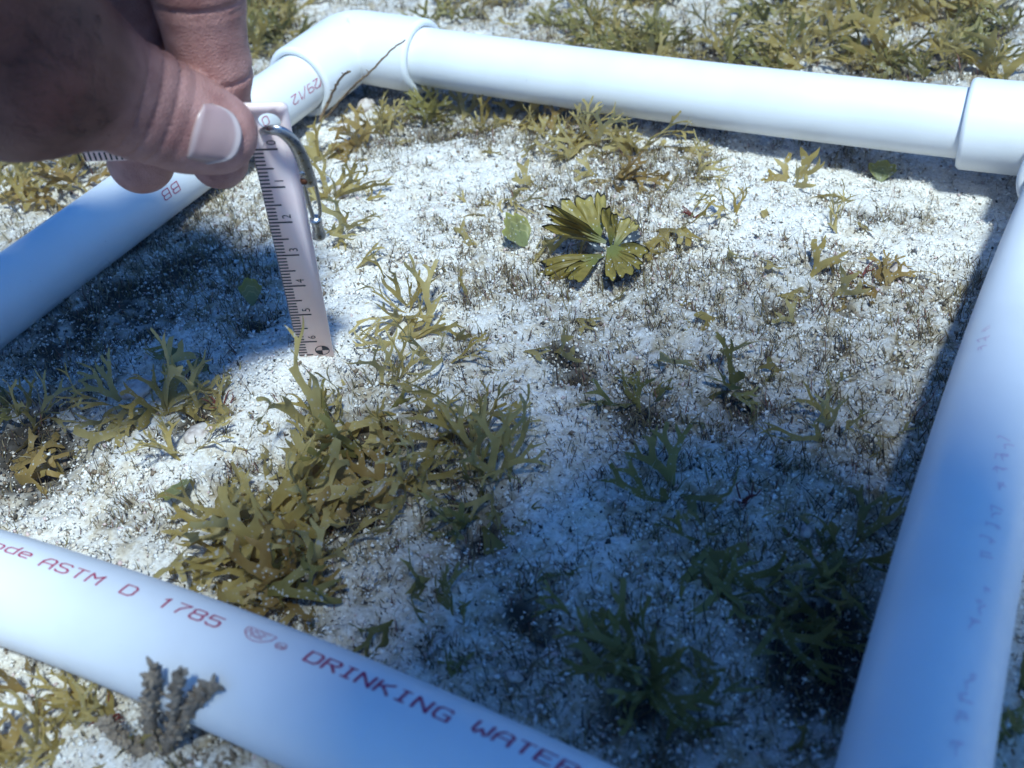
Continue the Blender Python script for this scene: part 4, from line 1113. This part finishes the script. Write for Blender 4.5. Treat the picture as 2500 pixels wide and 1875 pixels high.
tipd = np.minimum(np.linalg.norm(Vh - th[0], axis=1), np.linalg.norm(Vh - th[1], axis=1))
skin_shade = np.clip((tipd - 7) / 22, 0, 1) + 0.12 * noise2(Vh[:, 0], Vh[:, 1] + Vh[:, 2], 5, 77, 3)  # painted light: bright thumb tip and fingers, shaded hand base
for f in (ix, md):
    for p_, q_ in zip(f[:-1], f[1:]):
        dd = cone(Vh.astype(np.float32), p_, q_, 0, 0)[0]; skin_shade = np.where(dd < 11, np.minimum(skin_shade, 0.10 + np.clip((dd - 8.5) / 2.5, 0, 0.6)), skin_shade)
me = make_mesh('body', np.concatenate([Vh, Vb]) - BO, np.concatenate([Qh, Qb + len(Vh)]), True, {'tan': ('FLOAT', np.clip(np.concatenate([skin_shade, np.full(len(Vb), 0.7)]), 0, 1))})
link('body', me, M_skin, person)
def shirt(P):
    d = smin(cone(P, SHO + (60, -165, 90), np.array([644, -830, 855.]), 92, 92)[0], cone(P, np.array([494., -966, 890]), np.array([514, -1206, 900]), 147, 127)[0], 60)
    return d
Vs, Qs = surface_nets(shirt, (120, -1390, 620), (790, -560, 1080), 14.0)
link('swim_shirt', make_mesh('swim_shirt', Vs - BO, Qs), M_shirt, person)
mb = MB()
ci = np.linspace(0, 2 * np.pi, 25)
mb.tube([HD + np.array([62 * math.cos(a), 62 + 18 * abs(math.sin(a)), -45 + 34 * math.sin(a)]) for a in ci], 9, 8, cap=False)
link('dive_mask', mb.mesh('dive_mask', origin=BO), M_mask, person)

def march(x, y):
    """first skin point along a view ray"""
    d = ray(x, y); t = 120.0
    for _ in range(60):
        P = (CAM + d * t).astype(np.float32)
        s = float(sdf_hand(P[None, None])[0, 0]); t += s * 0.8
        if abs(s) < 0.02: break
    return CAM + d * t
def march_many(xy):
    d = np.array([ray(x, y) for x, y in xy]); t = np.full(len(xy), 120.0)
    for _ in range(70):
        P = (CAM + d * t[:, None]).astype(np.float32)
        t += sdf_hand(P[None])[0] * 0.8
    return CAM + d * t[:, None]
def normals(P):
    g = np.zeros_like(P); e = 0.6
    for k in range(3):
        dv = np.zeros(3); dv[k] = e
        g[:, k] = sdf_hand((P + dv).astype(np.float32)[None])[0] - sdf_hand((P - dv).astype(np.float32)[None])[0]
    return g / np.linalg.norm(g, axis=1)[:, None]
# thumb nail: a curved plate lying on the thumb
nu, nv = 26, 26
cuticle = spline([(436, 219), (421, 252), (409, 290), (398, 345)], nv); tipedge = spline([(470, 224), (506, 250), (522, 290), (512, 330), (486, 352)], nv)
tipedge[0] = (452, 219); tipedge[-1] = (446, 358)
gc = np.array([460, 288]); cuticle = gc + (cuticle - gc) * 0.93; tipedge = gc + (tipedge - gc) * 0.93
grid = np.array([cuticle[j] * (1 - u) + tipedge[j] * u for u in np.linspace(0, 1, nu) for j in range(nv)])
Pn = march_many(grid); Nn = normals(Pn)
Uu = np.repeat(np.linspace(0, 1, nu), nv); Vv = np.tile(np.linspace(0, 1, nv), nu)
edge = np.minimum(np.minimum(Vv, 1 - Vv) * 8, np.minimum(Uu * 8, 1)).clip(0, 1)
top = Pn + Nn * (0.12 + 0.45 * edge ** 0.6 + 0.15 * (Uu > 0.93))[:, None]; bot = Pn - Nn * 0.5
q = np.array([(i * nv + j, i * nv + j + 1, (i + 1) * nv + j + 1, (i + 1) * nv + j) for i in range(nu - 1) for j in range(nv - 1)])
n = len(top); rim = [i * nv for i in range(nu)] + [(nu - 1) * nv + j for j in range(1, nv)] + [i * nv + nv - 1 for i in range(nu - 2, -1, -1)] + [j for j in range(nv - 2, 0, -1)]
sideq = np.array([(rim[k], rim[(k + 1) % len(rim)], rim[(k + 1) % len(rim)] + n, rim[k] + n) for k in range(len(rim))])
me = make_mesh('thumb_nail', np.concatenate([top, bot]) - BO, np.concatenate([q, sideq]), True, {'tip': ('FLOAT', np.concatenate([Uu, Uu]))})
link('thumb_nail', me, M_nail, person)
# short dark hairs on the base of the thumb
hx = np.stack([rng.uniform(-10, 245, 300), rng.uniform(5, 300, 300)], 1)
hx = hx[(hx[:, 0] < 215 + 0.1 * hx[:, 1]) & (rng.random(len(hx)) < 0.6)]
Ph = march_many(hx); Nh = normals(Ph)
gd = CM[:, 0] * 0.8 - CM[:, 1] * 0.62
mb = MB()
for p, nn in zip(Ph, Nh):
    if nn @ (CAM - p) < 0: continue
    d = gd + rng.normal(0, 0.22, 3); d = d - (d @ nn) * nn; d /= np.linalg.norm(d); L = rng.uniform(1.4, 3.6)
    mb.tube([p - nn * 0.2, p + d * L * 0.35 + nn * 0.30, p + d * L * 0.7 + nn * 0.34, p + d * L + nn * 0.15], [0.042, 0.038, 0.03, 0.012], 4)
link('hand_hair', mb.mesh('hand_hair', origin=BO), M_hair, person)

# ------------------------------------------------------------------ faintly turbid sea water
X0 = 41.0
hv = [(x, y, z) for z in (-1040., 1250.) for x, y in ((-X0 * 1e3, -X0 * 1e3), (X0 * 1e3, -X0 * 1e3), (X0 * 1e3, X0 * 1e3), (-X0 * 1e3, X0 * 1e3))]
hq = np.array([(0, 3, 2, 1), (4, 5, 6, 7), (0, 1, 5, 4), (1, 2, 6, 5), (2, 3, 7, 6), (3, 0, 4, 7)])
M_haze = bpy.data.materials.new('haze'); M_haze.use_nodes = True
hn = M_haze.node_tree.nodes; hn.remove(hn['Principled BSDF'])
pv = hn.new('ShaderNodeVolumePrincipled'); pv.inputs['Color'].default_value = (0.40, 0.74, 1.0, 1); pv.inputs['Density'].default_value = HAZE
pv.inputs['Anisotropy'].default_value = 0.5
M_haze.node_tree.links.new(pv.outputs['Volume'], hn['Material Output'].inputs['Volume'])
tag(link('haze', make_mesh('haze', hv, hq, False), M_haze), 'faint blue haze of slightly turbid sea water', 'haze', kind='stuff')
